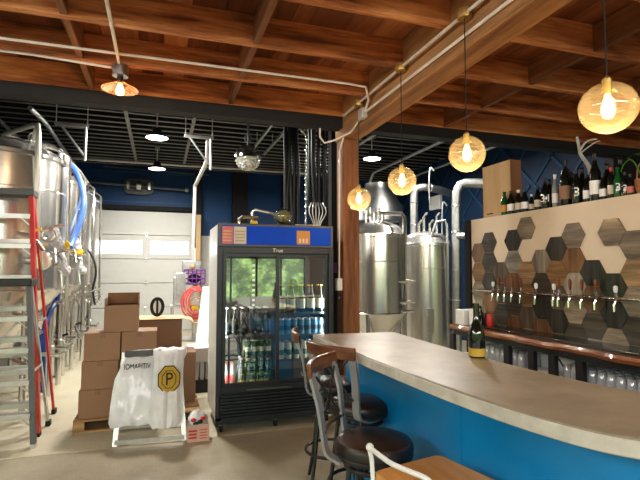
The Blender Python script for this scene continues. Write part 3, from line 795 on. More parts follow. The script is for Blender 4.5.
cooler_door(FX0+.052, xm+.02, FY0-.008); cooler_door(xm-.02, FX1-.052, FY0+.02)
# louvre grille
mb = MB().box(FX0+.03, FX1-.03, FY0+.015, FY0+.02, .14, .36); mb.mi = 0
for j in range(7):
    z = .155+j*.03; mb.box(FX0+.03, FX1-.03, FY0-.012, FY0+.014, z, z+.016, Matrix.Translation((0,0,0)))
mb.build('louvre_grille', M['frbody'], fg)
MB().box(FX0+.0, FX1, FY0-.012, FY0+.0, .085, .145).build('kick_rail', M['frbody'], fg)
for x, y in ((FX0+.06, FY0+.06), (FX1-.06, FY0+.06), (FX0+.06, FY1-.06), (FX1-.06, FY1-.06), (xm, FY0+.06)):
    c = MB().box(x-.02, x+.02, y-.025, y+.025, .065, .12).build('caster', M['galv'], fg)
    MB().lathe([(0,-.014),(.034,-.014),(.034,.014),(0,.014)], (x, y, .034), mat=Matrix.Rotation(PI/2, 3, 'Y')).build('caster_wheel', M['rubber'], c)
# shelves
shl = {'L1': .905, 'L2': .70, 'R1': 1.115, 'R2': .895, 'R3': .645}
for kx, z in shl.items():
    a, b = ((FX0+.04, xm-.01) if kx[0] == 'L' else (xm+.01, FX1-.04))
    if kx == 'L2': a = FX0+.29
    mb = MB()
    for j in range(9): y = FY0+.08+j*.075; mb.cyl((a, y, z-.006), (b, y, z-.006), .004, 6)
    mb.box(a, b, FY0+.065, FY0+.075, z-.02, z)
    mb.build('wire_shelf', M['dkgrey'], fg)
mb = MB().box(xm-.16, xm-.10, FY0+.60, FY0+.64, .43, 1.77); mb.mi = 1
for j in range(9): mb.box(xm-.145, xm-.115, FY0+.592, FY0+.6, 1.15+j*.055, 1.175+j*.055)
mb.build('shelf_standard', [M['black'], M['whitep']], fg)
# contents
def can_proto(name, m, m2=None, h=.155, r=.031):
    mb = MB(); mb.mi = 0; mb.lathe([(r*.85,0),(r,.01),(r,h*.92)], seg=14, caps=False)
    mb.mi = 1; mb.lathe([(r,h*.92),(r*.82,h),(0,h)], seg=14, caps=False); mb.mi = 2
    mb.lathe([(r*1.01,h*.25),(r*1.01,h*.55)], seg=14, caps=False)
    return mb.build(name, [m, M['lid'], m2 or m])
def bot_proto(name, g, lab, h=.24, r=.03, cap='gold', yl=None):
    mb = MB(); mb.lathe(bottle_profile(r, h), seg=14); mb.mi = 1; mb.lathe([(r*1.02,h*.14),(r*1.02,h*.5)], seg=14, caps=False)
    mb.mi = 2; mb.lathe([(.017,h*.955),(.017,h*1.01),(0,h*1.012)], seg=10, caps=False)
    return mb.build(name, [M[g], M[lab], M[cap]])
def row(proto, used, xs, z, group, desc, cat, ys=(4.84, 4.95)):
    for ri, y in enumerate(ys):
        for i, x in enumerate(xs):
            if not used[0]: o = proto; used[0] = True
            else: o = proto.copy(); C.objects.link(o)
            o.location = (x, y, z); o['_o'] = [0,0,0]
            tag(o, '%s %s from left, %s row, %s' % (ORD[i], desc, ('front', 'rear')[ri], group), cat, '%s %s' % (desc.split(' with')[0], group))
def xr(a, b, n): return [a+(b-a)*i/(n-1) for i in range(n)]
row(can_proto('beer_can', M['dgreen'], M['creamcan']), [False], xr(xm-.27, xm-.065, 4), .70, 'left cooler door second shelf', 'green can', 'can')
row(bot_proto('soda_bottle', 'gglass', 'lgreen', .235, .03, 'yellow'), [False], xr(xm-.27, xm-.065, 4), .425, 'left cooler door floor', 'green bottle', 'bottle')
mb_y = bot_proto('juice_bottle', 'gglass', 'yellow', .10, .03, 'yellow'); 
row(mb_y, [False], [xm-.33, xm-.235, xm-.17, xm-.10], .425, 'left cooler door bottom', 'short yellow label bottle', 'bottle', (4.79,))
row(bot_proto('soda_bottle', 'greybot', 'redlab', .2, .028, 'redlab'), [False], [FX0+.105, FX0+.175], .425, 'cooler bottom left corner', 'clear bottle with red label', 'bottle')
row(bot_proto('water_bottle', 'greybot', 'greybot', .25, .032, 'whitep'), [False], [FX0+.26, FX0+.335], .425, 'cooler lower left', 'clear grey bottle', 'bottle')
row(bot_proto('wine_bottle', 'bglass', 'blkcan', .27, .037, 'whitep'), [False], xr(FX0+.11, xm-.08, 6), .905, 'left cooler door top shelf', 'dark bottle', 'bottle')
row(bot_proto('cider_bottle', 'bglass', 'creamcan', .28, .036, 'gold'), [False], xr(xm+.08, xm+.50, 5), 1.115, 'right cooler door top shelf', 'pale label bottle', 'bottle')
row(can_proto('beer_can', M['bluecan'], M['blkcan']), [False], xr(xm+.07, xm+.50, 7), .895, 'right cooler door middle shelf', 'blue and black can', 'can')
row(can_proto('beer_can', M['creamcan'], M['dgreen'], .17), [False], xr(xm+.07, xm+.48, 6), .645, 'right cooler door lower shelf', 'tall cream can', 'can')
# chalk sign inside right door
tag(MB().box(xm+.33, xm+.47, 5.0, 5.02, 1.27, 1.45).build('hanging_sign', M['blacksemi']), 'small black sign hanging inside behind the right cooler door', 'sign')
bpy.data.objects['hanging_sign'].location = (0, .38, 0)

# things on top of the cooler
fw = thing('hose_fitting', 'bent stainless fill pipe lying on top of the cooler', 'pipe', (.95, 4.95, 2.0))
MB().tube([(.75,4.85,2.025),(.75,4.85,2.06),(.78,4.85,2.09),(.95,4.9,2.09)], .018, 8).build('short_pipe', M['steel2'], fw)
MB().tube([(.90,4.95,2.02),(.90,4.95,2.155),(.93,4.95,2.18),(1.10,4.95,2.15),(1.22,4.95,2.10),(1.24,4.95,2.02)], .018, 8).build('tall_bend', M['steel2'], fw)
tag(MB().lathe([(0,0),(.035,0),(.04,.03),(.03,.05),(0,.05)], (.90, 4.84, 2.0)).build('clamp_knob', M['yellow']), 'yellow clamp knob on top of the cooler', 'clamp')
tag(MB().box(.62,.84,4.9,5.2,2.0,2.02).box(.98,1.3,5.05,5.3,2.0,2.035).build('paper_stack', M['whitep'], bevel=.003), 'white sheets lying flat on top of the cooler', 'paper')
tv = thing('hop_jar', 'round clear glass bowl filled with dried hops on top of the cooler', 'jar', (1.19, 4.78, 2.0))
MB().sphere((1.19, 4.78, 2.098), .088, 1.1, 1, 1).build('glass_bowl', M['winglass'], tv)
MB().sphere((1.19, 4.78, 2.085), .068, 1.1, 1, .95, 14, 9).build('dried_hops', M['hops'], tv)
st2 = tag(MB().box(1.34,1.62,4.85,5.15,2.0,2.03).build('folded_cloth', M['frside'], bevel=.01), 'folded grey cloth on the right of the cooler top', 'cloth')

# ------------------------------------------------------------------ pallet and cartons
pa = thing('pallet', 'light pine pallet under the stacked cardboard boxes', 'pallet', (-.2, 5.6, 0))
for j in range(6): MB().box(-.80, .38, 5.06+j*.19, 5.06+j*.19+.13, .10, .12).build('deck_board', M['pallet'], pa, bevel=.003)
for x in (-.80, -.26, .28): MB().box(x, x+.10, 5.06, 6.14, .02, .10).build('stringer', M['pallet'], pa, bevel=.003)
for y in (5.06, 5.55, 6.02): MB().box(-.80, .38, y, y+.11, .0, .02).build('bottom_board', M['pallet'], pa)
def carton(x0, x1, y0, y1, z0, z1, label, openf=None, rot=0):
    c = Vector(((x0+x1)/2, (y0+y1)/2, z0)); t = thing('cardboard_box', label, 'box', c, 'cartons stacked on the pallet')
    if not openf:
        MB().box(x0, x1, y0, y1, z0, z1).build('carton_body', M['card'], t, bevel=.004)
        MB().box((x0+x1)/2-.025, (x0+x1)/2+.025, y0-.001, y1+.001, z1-.05, z1+.001).build('packing_tape', M['tape'], t)
    else:
        w = .004
        MB().box(x0, x1, y0, y0+w, z0, z1).box(x0, x1, y1-w, y1, z0, z1).box(x0, x0+w, y0+w, y1-w, z0, z1).box(x1-w, x1, y0+w, y1-w, z0, z1).box(x0+w, x1-w, y0+w, y1-w, z0, z0+w).build('carton_body', M['card'], t)
        for f, m_ in openf: f.build('flap', m_, t)
    t.rotation_euler = (0, 0, rot); return t
y0 = 5.10; H = .272
nm = ['bottom', 'middle', 'top']
for k in range(3):
    z = .12+H*k
    carton(-.765+.018*k, -.428+.012*k, y0, y0+.36, z, z+H-.002, 'sealed brown carton in the left column of the pallet, %s of three' % nm[k])
    carton(-.418+.012*k, -.085+.012*k, y0+.005, y0+.36, z, z+H-.002, 'sealed brown carton in the second column, partly behind the signboard, %s of three' % nm[k])
for k in range(2):
    z = .12+H*k
    carton(-.02, .345, 5.36, 5.72, z, z+H-.002, 'sealed brown carton in the right column beside the white sack, %s of two' % ['lower', 'upper'][k])
z = .12+H*3
x0, x1, ya, yb = -.56, -.245, 5.12, 5.44
fl = [(MB().box(x0, x1, yb-.004, yb, z+.25, z+.375), M['cardin']), (MB().box(x0, x0+.004, ya, yb, z+.25, z+.33), M['card']), (MB().box(x1-.004, x1, ya, yb, z+.25, z+.36), M['card'])]
carton(x0, x1, ya, yb, z, z+.26, 'open top brown carton with raised flaps, highest on the pallet', fl)
x0, x1, ya, yb = -.285, .21, 5.74, 6.12
for k in range(3):
    if k < 2: carton(x0+.02, x1-.03, ya+.02, yb, .12+k*.25, .12+k*.25+.248, 'plain brown carton at the rear of the pallet, %s layer' % ['lower', 'middle'][k])
zz = .62
fl = [(MB().box(x0, x1, ya-.10, ya, zz+.375, zz+.379), M['cardlt']), (MB().quad((x1, ya, zz+.378), (x1, yb, zz+.378), (x1+.13, yb, zz+.34), (x1+.13, ya, zz+.34)), M['cardlt']), (MB().box(x0, x1, ya, yb, zz+.376, zz+.380), M['cardlt'])]
carton(x0, x1, ya, yb, zz, zz+.375, 'large brown carton with pale open flaps carrying the black spool', fl)
sp = PY(153, 312, 5.9); sp.z = 1.0
so = thing('cable_spool', 'small black spool standing on the large open carton', 'spool', sp)
MB().torus(sp+Vector((0,0,.118)), .062, .020, 'Y', 24, 8, Matrix.Diagonal((1,1,1.55))).build('outer_ring', M['rubber'], so)
MB().box(sp.x-.012, sp.x+.012, sp.y-.02, sp.y+.02, sp.z+.02, sp.z+.215).build('centre_bar', M['rubber'], so)
MB().loft([[sp+Vector((.05*math.cos(2*PI*j/20), yy, .118+.085*math.sin(2*PI*j/20))) for j in range(20)] for yy in (-.008,.008)]).build('pale_face', M['frside'], so)
for o_ in list(SC.objects):
    if o_.parent is None and (o_.name.startswith('cardboard_box') or o_.name in ('pallet', 'cable_spool')): o_.location += Vector((.045, .09, 0))
# signboard draped with sacks
ab = thing('sign_frame', 'aluminium A-frame signboard stand with white sacks draped over it', 'sign stand', (-.09, 4.66, 0))
TL, TR, zt = Vector((-.335, 4.80, .775)), Vector((.155, 4.78, .785)), .78
BL, BR = Vector((-.385, 4.585, .0)), Vector((.205, 4.555, .0))
def bar(a, b, w=.02, t=.008, wd=(1,0,0)): return MB().ribbon([a, b], wd, w, t)
bar(TL, BL).build('front_leg', M['alu'], ab); bar(TR, BR).build('front_leg', M['alu'], ab)
bar(BL+Vector((0,0,.03)), BR+Vector((0,0,.03)), .02, .008, (0,0,1)).build('bottom_rail', M['alu'], ab)
bar(TL, TR, .012, .01, (0,0,1)).build('top_rail', M['alu'], ab)
bar(TL+Vector((0,.02,0)), Vector((-.385,5.0,0))).build('rear_leg', M['alu'], ab); bar(TR+Vector((0,.02,0)), Vector((.205,4.98,0))).build('rear_leg', M['alu'], ab)
bar(Vector((-.385,4.99,.04)), Vector((.205,4.97,.04)), .02, .008, (0,0,1)).build('rear_rail', M['alu'], ab)
bar(Vector((-.36,4.66,.17)), Vector((.18,4.64,.22)), .006, .004, (0,0,1)).build('spreader', M['alu'], ab)
MB().box(-.33, -.02, 4.755, 4.80, .745, .80).build('clip_bar', M['dkgrey'], ab, bevel=.004)
def drape(name, poly_l, poly_r, zs_, y0_, y1_, mat_, par, seed, bulge=.03, nx=14):
    rnd = random.Random(seed); ph = [rnd.uniform(0, 6) for _ in range(4)]
    rings_f, rings_b = [], []; n = len(zs_)
    for i in range(n):
        t = i/(n-1); row_f = []; row_b = []
        for j in range(nx+1):
            s = j/nx; x = poly_l[i]+(poly_r[i]-poly_l[i])*s
            y = y0_+(y1_-y0_)*t - bulge*math.sin(PI*s)**.6*(.4+.6*math.sin(PI*min(1, t+.15)))
            y += .007*math.sin(s*17+ph[0]+t*3)*t + .005*math.sin(s*31+ph[1]-t*5) + .006*math.sin(t*9+ph[2]+s*4)
            z = zs_[i]+.006*math.sin(s*13+ph[3])*(1 if i in (0, n-1) else .3)
            row_f.append(Vector((x, y, z))); row_b.append(Vector((x, y+.03+bulge*.5*math.sin(PI*s), z)))
        rings_f.append(row_f+row_b[::-1])
    mb = MB().loft(rings_f); return mb.build(name, mat_, par)
pb = thing('plastic_bag', 'clear white plastic bag with printed name hung on the left of the A-frame', 'bag', (-.22, 4.72, .16))
zz_ = [.742,.70,.64,.56,.46,.36,.28,.21,.175]
drape('bag_body', [-.325,-.335,-.37,-.405,-.42,-.43,-.435,-.44,-.42], [-.03,-.025,-.02,-.01,-.005,0,0,.0,-.01], zz_, 4.76, 4.56, M['bag'], pb, 3)
mb = text_into(MB(), 'IOMARITIV', .05, frame_mat((-.215, 4.683, .665), (1,0,0), (0,-.22,1)) @ Matrix.Diagonal((.95,1.5,1,1)), .001); mb.build('printed_name', M['ink'], pb, smooth=False)
sk = thing('grain_sack', 'white woven sack with black and gold octagonal emblem on the A-frame', 'sack', (.10, 4.70, .13))
zz2 = [.815,.80,.765,.72,.62,.50,.38,.26,.18,.14]
drape('sack_body', [-.06,-.08,-.08,-.07,-.075,-.08,-.09,-.10,-.10,-.07], [.17,.22,.225,.20,.19,.19,.195,.20,.195,.16], zz2, 4.74, 4.52, M['sack'], sk, 9, .045)
mb = MB()
rf = [Vector((.02+.0, 4.70, .80))]
mb.tube([(-.03,4.71,.80),(.02,4.69,.775),(.09,4.685,.785),(.15,4.69,.775),(.205,4.72,.80)], .018, 8, smooth=4).build('tied_top', M['sack'], sk)
# emblem : octagon plaque printed
EO = Vector((.062, 4.542, .560)); tilt = Vector((0, -.33, 1)).normalized()
def octo(rx, rz, off): return [EO+Vector((rx*math.cos(PI/8+PI/4*j), 0, 0))+tilt*(rz*math.sin(PI/8+PI/4*j))-Vector((0, off, 0)) for j in range(8)]
em = MB().loft([octo(.105,.150,0), octo(.105,.150,.004)]).build('emblem', M['ink'], sk, smooth=False)
mb = MB().loft([octo(.096,.138,.004), octo(.096,.138,.0052)]); mb.build('gold_field', M['gold'], em, smooth=False)
mb = MB().loft([octo(.068,.098,.0052), octo(.068,.098,.0062)]); mb.build('inner_field', M['ink'], em, smooth=False)
mb = MB().loft([octo(.061,.090,.0062), octo(.061,.090,.007)]); mb.build('inner_gold', M['gold'], em, smooth=False)
mb = text_into(MB(), 'P', .18, frame_mat(EO-Vector((0,.0085,0)), (1,0,0), tilt) @ Matrix.Diagonal((.75,1,1,1)), .001); mb.build('letter', M['ink'], em, smooth=False)


for t_ in (ab, pb, sk): t_.location.y += .09; t_.location.x += .035
# small printed tray with bag
bx = thing('printed_tray', 'small white cardboard tray with red print on the floor beside the cooler', 'box', (.33, 4.53, 0))
mb = MB().box(.235,.43,4.45,4.455,0,.15).box(.235,.43,4.62,4.625,0,.15).box(.235,.24,4.455,4.62,0,.15).box(.425,.43,4.455,4.62,0,.15).box(.24,.425,4.455,4.62,0,.01)
M['traypk'] = flat('pale pink carton', (.58,.40,.33), .7)
mb.build('carton_body', M['traypk'], bx)
mb = MB()
for j in range(3): mb.box(.25, .32, 4.447, 4.45, .03+j*.03, .045+j*.03)
for j in range(4): mb.box(.345, .41, 4.447, 4.45, .025+j*.025, .032+j*.025)
mb.build('red_print', M['redlab'], bx, smooth=False)
pb2 = thing('plastic_bag', 'crumpled clear bag with red and black contents in the printed tray', 'bag', (.33, 4.54, .01))
mb = MB(); mb.sphere((.33,4.54,.155), .088, 1.0, .8, 1.1, 16, 12)
rnd = random.Random(5)
for v in mb.bm.verts: v.co += Vector((rnd.uniform(-.012,.012), rnd.uniform(-.012,.012), rnd.uniform(-.015,.02)))
mb.build('bag_body', M['bag'], pb2)
for i, (x, z, m_) in enumerate(((.29,.19,'redlab'), (.35,.17,'blacksemi'), (.31,.155,'blacksemi'), (.375,.2,'redlab'))): MB().sphere((x, 4.468, z), .018, 1.4, .8, 1, 10, 6).build('packet', M[m_], pb2)


for t_ in (bx, pb2): t_.location.y += .12; t_.location.x += .025
# ------------------------------------------------------------------ ladders
def ladder(label, fx, fy, w, h, lean, tx, rail_m, rear_m, steps, backd, capm, step_m='alu'):
    """right front foot at (fx,fy); steps face the camera"""
    t = thing('step_ladder', label, 'ladder', (fx-w/2, fy+backd/2, 0))
    xc = fx-w/2; topw = 2*(tx-xc)
    for s in (1, -1):
        a = Vector((xc+s*w/2, fy, 0)); b = Vector((xc+s*topw/2, fy+lean, h))
        r = MB().ribbon([a, b], (0,1,0), .032, .020).build('front_rail', M[rail_m], t)
        MB().box(a.x-.02, a.x+.02, a.y-.04, a.y+.04, 0, .03).build('foot', M['rubber'] if rail_m == 'red' else M['alu'], r)
        a2 = Vector((xc+s*w/2*.98, fy+backd, 0)); b2 = Vector((xc+s*topw/2*.98, fy+lean+.08, h))
        r = MB().ribbon([a2, b2], (0,1,0), .025, .010).build('rear_rail', M[rear_m], t)
        MB().box(a2.x-.02, a2.x+.02, a2.y-.04, a2.y+.04, 0, .05).build('foot', M['rubber'], r)
        u = .35; MB().ribbon([a.lerp(b, .45)+Vector((s*.015,0,0)), a2.lerp(b2, .45)+Vector((s*.015,0,0))], (0,0,1), .012, .003).build('spreader', M['alu'], t)
    for z in steps:
        f = z/h; hw = (w+(topw-w)*f)/2; y = fy+lean*f
        st = MB().box(xc-hw+.01, xc+hw-.01, y-.045, y+.045, z-.012, z+.012).box(xc-hw+.01, xc+hw-.01, y-.048, y-.042, z-.035, z+.012)
        st.build('step', M[step_m], t, bevel=.002)
        for s in (1, -1): MB().ribbon([(xc+s*(hw-.012), y-.03, z-.10), (xc+s*(hw-.10), y-.03, z-.02)], (0,1,0), .010, .003).build('step_brace', M['alu'], t)
        if z not in (steps[1], steps[-2]): continue
        fr_ = z/h; yb_ = fy+backd+(lean+.08-backd)*fr_; MB().ribbon([(xc-hw+.01, yb_, z+.05), (xc+hw-.01, yb_, z+.05)], (0,0,1), .02, .006).build('rear_bar', M['alu'], t)
    MB().box(xc-topw/2-.03, xc+topw/2+.03, fy+lean-.06, fy+lean+.16, h-.02, h+.05).build('top_cap', M[capm], t, bevel=.01)
    return t
ladder('short aluminium stepladder with black top cap, front ladder at the left', -1.025, 4.90, .56, 1.42, .20, -1.15, 'dkgrey', 'alu', (.28,.56,.84,1.12), .62, 'blacksemi')
ladder('tall red fibreglass stepladder behind the short aluminium one', -1.053, 5.20, .74, 2.32, .35, -1.26, 'red', 'red', (.3,.6,.9,1.19,1.49,1.80,2.10), .75, 'dkgrey')

# ------------------------------------------------------------------ fermenters left
def fermenter(label, X, Y, r, zc0, zc1, name='fermenter_tank', legs=True, seg=48, cone=True, cat='tank', group='steel brewing tanks'):
    t = thing(name, label, cat, (X, Y, 0), group)
    MB().lathe([(r,zc0),(r,zc1)], (X,Y,0), seg, caps=False).build('shell', M['steel'], t)
    MB().lathe([(r*1.0,zc1),(r*1.03,zc1+.01),(r*1.03,zc1+.05),(r*.99,zc1+.06),(r*.9,zc1+.13),(r*.7,zc1+.2),(r*.35,zc1+.25),(0.02,zc1+.265)], (X,Y,0), seg, caps=False).build('dome', M['steel2'], t)
    MB().torus((X,Y,zc0), r+.004, .014, seg=seg).build('lower_band', M['steel2'], t)
    MB().torus((X,Y,zc1-.35), r+.001, .006, seg=seg).build('weld_band', M['steel'], t)
    if cone: MB().lathe([(r,zc0),(r*.97,zc0-.04),(.06,zc0-.04-r*1.15),(.05,zc0-.1-r*1.15),(.0,zc0-.1-r*1.15)], (X,Y,0), seg, caps=False).build('cone', M['steel'], t)
    else: MB().lathe([(r,zc0),(r*.9,zc0-.08),(0,zc0-.1)], (X,Y,0), seg, caps=False).build('base_dish', M['steel'], t)
    for i in range(4):
        a = PI/4+PI/2*i; c, s = math.cos(a)*r*.93, math.sin(a)*r*.93
        l = MB().cyl((X+c, Y+s, 0.02), (X+c, Y+s, zc0+.06), .035).build('leg', M['steel2'], t)
        MB().lathe([(.06,0),(.06,.02),(.02,.03)], (X+c, Y+s, 0), 14).build('foot_pad', M['steel2'], l)
    return t
FT = [(-1.89,6.5,.78,1.33,2.80),(-1.785,8.3,.60,1.33,2.84),(-1.816,9.8,.58,1.30,2.95),(-1.83,11.2,.56,1.28,3.0)]
LB = ['nearest tall stainless cone tank on the left, behind the ladders','second stainless cone tank on the left, with blue hose over it','third stainless cone tank along the left','farthest left stainless cone tank, next to the garage door']
for i, f in enumerate(FT):
    X, Y, r, a, b = f; t = fermenter(LB[i], *f)
    mp = (X+.0, Y, b+.26)
    MB().lathe([(0,0),(.10,0),(.10,.04),(.02,.05),(.02,.12),(0,.12)], mp, 16).build('top_fitting', M['steel2'], t)
    MB().lathe([(0,0),(.11,0),(.13,.02),(.11,.05),(0,.06)], (X+r*.55, Y-r*.1, b+.20), 20).build('manway', M['steel2'], t)
    MB().torus((X+r*.55, Y-r*.1, b+.33), .05, .012, 'Y', 16, 6).build('lift_ring', M['steel2'], t)
    # side downpipe
    MB().tube([(X+.0,Y,b+.30),(X+.1,Y-.0,b+.32),(X+r*.8,Y-.1,b+.24),(X+r+.05,Y-.15,b+.1),(X+r+.07,Y-.15,1.3),(X+r+.07,Y-.15,.9)], .022, 8).build('down_pipe', M['steel2'], t)
    mb = MB().cyl((X+r*.7,Y-r*.72,1.65),(X+r*.85,Y-r*.9,1.65),.04)
    mb.lathe([(0,-.02),(.09,-.02),(.10,0),(.09,.02),(0,.02)], (X+r*.9,Y-r*.95,1.65), 20, mat=Matrix.Rotation(PI/2,3,'X')); mb.build('gauge', M['steel2'], t)
    for z in (1.95, 1.1, .62):
        v = MB().tube([(X+r*.55,Y-r*.8,z),(X+r*.8,Y-r*1.05,z-.05),(X+r*.95,Y-r*1.1,z-.2)], .022, 8).build('valve', M['steel2'], t)
        MB().ribbon([(X+r*.8,Y-r*1.08,z),(X+r*.80+.09,Y-r*1.12,z+.03)], (0,0,1), .014, .005).build('valve_handle', M['rubber'] if z < 1.5 else M['yellow'], v)
# wrapped white valves, yellow knobs
for i, (px, py, d, lb) in enumerate(((55,237,5.35,'white foam wrapped valve on the nearest left tank'),(61,262,5.4,'white plastic wrapped valve hanging below on the nearest left tank'),(79,264,7.0,'white plastic wrapped valve on the second left tank'),(75,243,6.9,'white wrapped fitting beside the yellow knob on the second left tank'))):
    p = PD(px, py, d); t = thing('wrapped_valve', lb, 'valve', p)
    mb = MB(); mb.sphere(p, .06, .9, .8, 1.7, 14, 10); mb.sphere(p+Vector((.05,0,-.09)), .045, 1.2, .8, 1.3, 12, 8); rnd = random.Random(i)
    for v in mb.bm.verts: v.co += Vector([rnd.uniform(-.014,.014) for _ in range(3)])
    mb.build('plastic_wrap', M['bag'], t, smooth=False); MB().torus(p+Vector((-.05,-.06,.02)), .06, .012, 'Y', 18, 6).build('clamp_ring', M['steel2'], t); MB().cyl(p+Vector((-.10,-.03,.10)), p+Vector((.10,-.06,.13)), .016).build('valve_stem', M['steel2'], t); MB().tube([p+Vector((-.25,.15,.0)), p+Vector((0,0,0)), p+Vector((.02,0,-.28))], .02, 8).build('pipe_stub', M['steel2'], t)
for i, (px, py, d) in enumerate(((66,245,5.4),(80,252,6.9))):
    p = PD(px, py, d); mb = MB().lathe([(0,-.03),(.04,-.03),(.05,0),(.04,.03),(0,.03)], p, 8, mat=Matrix.Rotation(PI/2.3,3,'X')); mb.cyl(p, p+Vector((-.15,.12,0)), .02)
    tag(mb.build('valve_knob', M['yellow']), ['yellow valve knob at the end of the wide blue hose','smaller yellow valve knob on the second left tank'][i], 'valve knob')
H1 = [PD(68,163,6.6),PD(76,172,6.6),PD(82,188,6.5),PD(84,203,6.4),PD(80,222,6.3),PD(74,238,6.2),PD(70,247,6.1)]
tag(MB().tube(H1, .036, 10, smooth=5).build('blue_hose', M['bluehose']), 'wide light blue hose curving down across the left tanks', 'hose')
tag(MB().tube([PD(82,195,6.7),PD(76,214,6.6),PD(70,232,6.4),PD(65,245,6.3)], .014, 8, smooth=5).build('blue_hose', M['bluehose']), 'thin blue tube beside the wide light blue hose', 'hose')
tag(MB().tube([PD(58,288,6.0),PD(57,300,6.0),PD(50,312,5.8),PD(44,330,5.6),PD(43,350,5.5),PD(43,385,5.5),PD(44,392,5.5)], .028, 8, smooth=5).build('blue_hose', M['dbhose']), 'dark blue hose hanging down near the red ladder foot', 'hose')
tag(MB().tube([PD(88,250,8.5),PD(93,258,8.5),PD(96,272,8.5),PD(93,290,8.5),PD(95,305,8.5)], .018, 8, smooth=5).build('black_hose', M['rubber']), 'thin black hose looping beside the garage door tank', 'hose')
# vertical pipes between tanks
for i, (px, y0_, y1_, d, r) in enumerate(((52,300,395,6.0,.03),(61,290,360,6.6,.035),(68,200,365,7.2,.03),(74,270,345,7.6,.03),(86,205,330,8.4,.03),(92,230,320,9.2,.03))):
    a, b = PD(px, y0_, d), PD(px, y1_, d); b = Vector((a.x, a.y, b.z)); zf = 0
    t = thing('standpipe', ['stainless standpipe with valves at the nearest left tank leg','short stainless standpipe under the nearest tank cone','tall stainless standpipe between first and second left tanks','stainless standpipe below the second left tank','tall stainless standpipe between second and third left tanks','stainless standpipe near the farthest left tank'][i], 'pipe', (a.x, a.y, 0))
    MB().cyl(a, (a.x, a.y, 0), r).build('pipe', M['steel2'], t)
    for q in range(2):
        z = .5+q*.65
        v = MB().cyl((a.x-.12, a.y, z), (a.x+.14, a.y-.08, z), .024).build('valve', M['steel2'], t)
        MB().ribbon([(a.x+.1, a.y-.08, z), (a.x+.2, a.y-.14, z+.07)], (0,0,1), .012, .005).build('valve_handle', M['conduit'], v)
        MB().torus((a.x,a.y,z+.1), r+.01, .012, seg=16).build('clamp', M['steel2'], t)
hw = PD(93,297,8.8)
t = thing('hand_wheel', 'four spoke steel hand wheel on the tanks left of the cardboard boxes', 'valve', hw)
for a in (.3, .3+PI/3, .3+2*PI/3): MB().cyl(hw+Vector((math.cos(a)*.2,0,math.sin(a)*.2)), hw-Vector((math.cos(a)*.2,0,math.sin(a)*.2)), .012).build('spoke', M['steel2'], t)
MB().torus(hw, .12, .012, 'Y').build('rim', M['steel2'], t)
MB().cyl(hw, hw+Vector((-.4,.1,0)), .02).build('stem', M['steel2'], t)
# catwalk / pipe frame above nearest tank
pf = thing('guard_rail', 'stainless tube guard frame above the nearest left tank', 'pipe frame', PD(38,240,5.4))
MB().tube([PD(37,255,5.3),PD(37.5,185,5.3),PD(38.5,135,5.3),PD(38,125,5.4),PD(34,125,5.5),PD(5,134,5.9),PD(3,137,5.9),PD(3,147,5.9)], .028, 8).build('outer_tube', M['satin'], pf)
MB().tube([PD(5,136,5.9),PD(30,143,6.1),PD(56,149,6.4),PD(60,152,6.4),PD(61,172,6.4),PD(62,240,6.4)], .028, 8).build('sloping_tube', M['satin'], pf)
MB().tube([PD(60,150,6.4),PD(66,158,6.8),PD(80,172,8.0),PD(88,184,9)], .028, 8).build('rear_tube', M['satin'], pf)
MB().tube([PD(36,128,5.5),PD(32,143,6.1),PD(27,152,6.3)], .02, 8).build('strut', M['satin'], pf)
MB().tube([PD(24,143,6.0),PD(20,150,6.2)], .02, 8).build('strut', M['satin'], pf)
MB().tube([PD(65,154,6.6),PD(66,200,6.6),PD(66,240,6.6)], .028, 8).build('drop_tube', M['satin'], pf)

# ------------------------------------------------------------------ right tanks and ducts
tA = fermenter('stainless cone tank directly behind the timber post on its right', PD(377,260,7.2).x, PD(377,260,7.2).y, .44, .93, 2.02)
a = Vector(tA['_o'])
MB().tube([PD(366,217,7.1),PD(380,213,7.1),PD(402,214,6.9),PD(404.5,218,6.9),PD(405,300,6.9),PD(404,312,6.9)], .03, 8, smooth=0).build('down_pipe', M['steel2'], tA)
mb = MB()
for j in range(5):
    p = PD(366+j*4, 216-(j % 2)*5, 7.1); mb.lathe([(0,-.05),(.035,-.05),(.035,.05),(0,.05)], p, 12); mb.cyl((p.x,p.y,p.z), (p.x,p.y,2.2), .015)
mb.build('top_fittings', M['steel2'], tA)
for y in (281, 302, 311): p = PD(404, y, 6.88); v = MB().cyl(p+Vector((-.14,0,0)), p+Vector((.14,-.05,0)), .02).build('valve', M['steel2'], tA); MB().sphere(p, .045, seg=12, n=8).build('valve_body', M['steel2'], v)
q = PD(426, 280, 7.9)
tB = fermenter('stainless vertical tank to the right of the tank by the post', q.x, q.y, .41, .28, 1.93, cone=False)
for j, px in enumerate((419, 424, 430, 437)):
    p = PD(px, 236, 7.8); MB().tube([(p.x,p.y,2.08),(p.x,p.y,2.30+.12*(j % 2)),(p.x+.06,p.y,2.36+.12*(j % 2))], .022, 8).build('top_pipe', M['steel2'], tB)
MB().tube([PD(430,240,7.6),PD(436,222,7.6),PD(445,220,7.6),PD(447,225,7.6),PD(448,300,7.6)], .02, 8).build('side_pipe', M['steel2'], tB)
p = PD(416,345,7.45); MB().ribbon([PD(412,338,7.45), PD(407,345,7.45)], (0,0,1), .02, .008).build('red_lever', M['redlab'], tB)
mb = MB().box(PD(425,330,7.45).x, PD(441,330,7.45).x, PD(430,330,7.42).y, PD(430,330,7.42).y+.03, .55, .95); mb.build('manway_door', M['steel'], tB, bevel=.01)
q2 = PD(378, 200, 9.5)
hp_ = thing('grain_hopper', 'conical stainless hopper behind the timber post and lit globe', 'hopper', (q2.x, q2.y, 2.6))
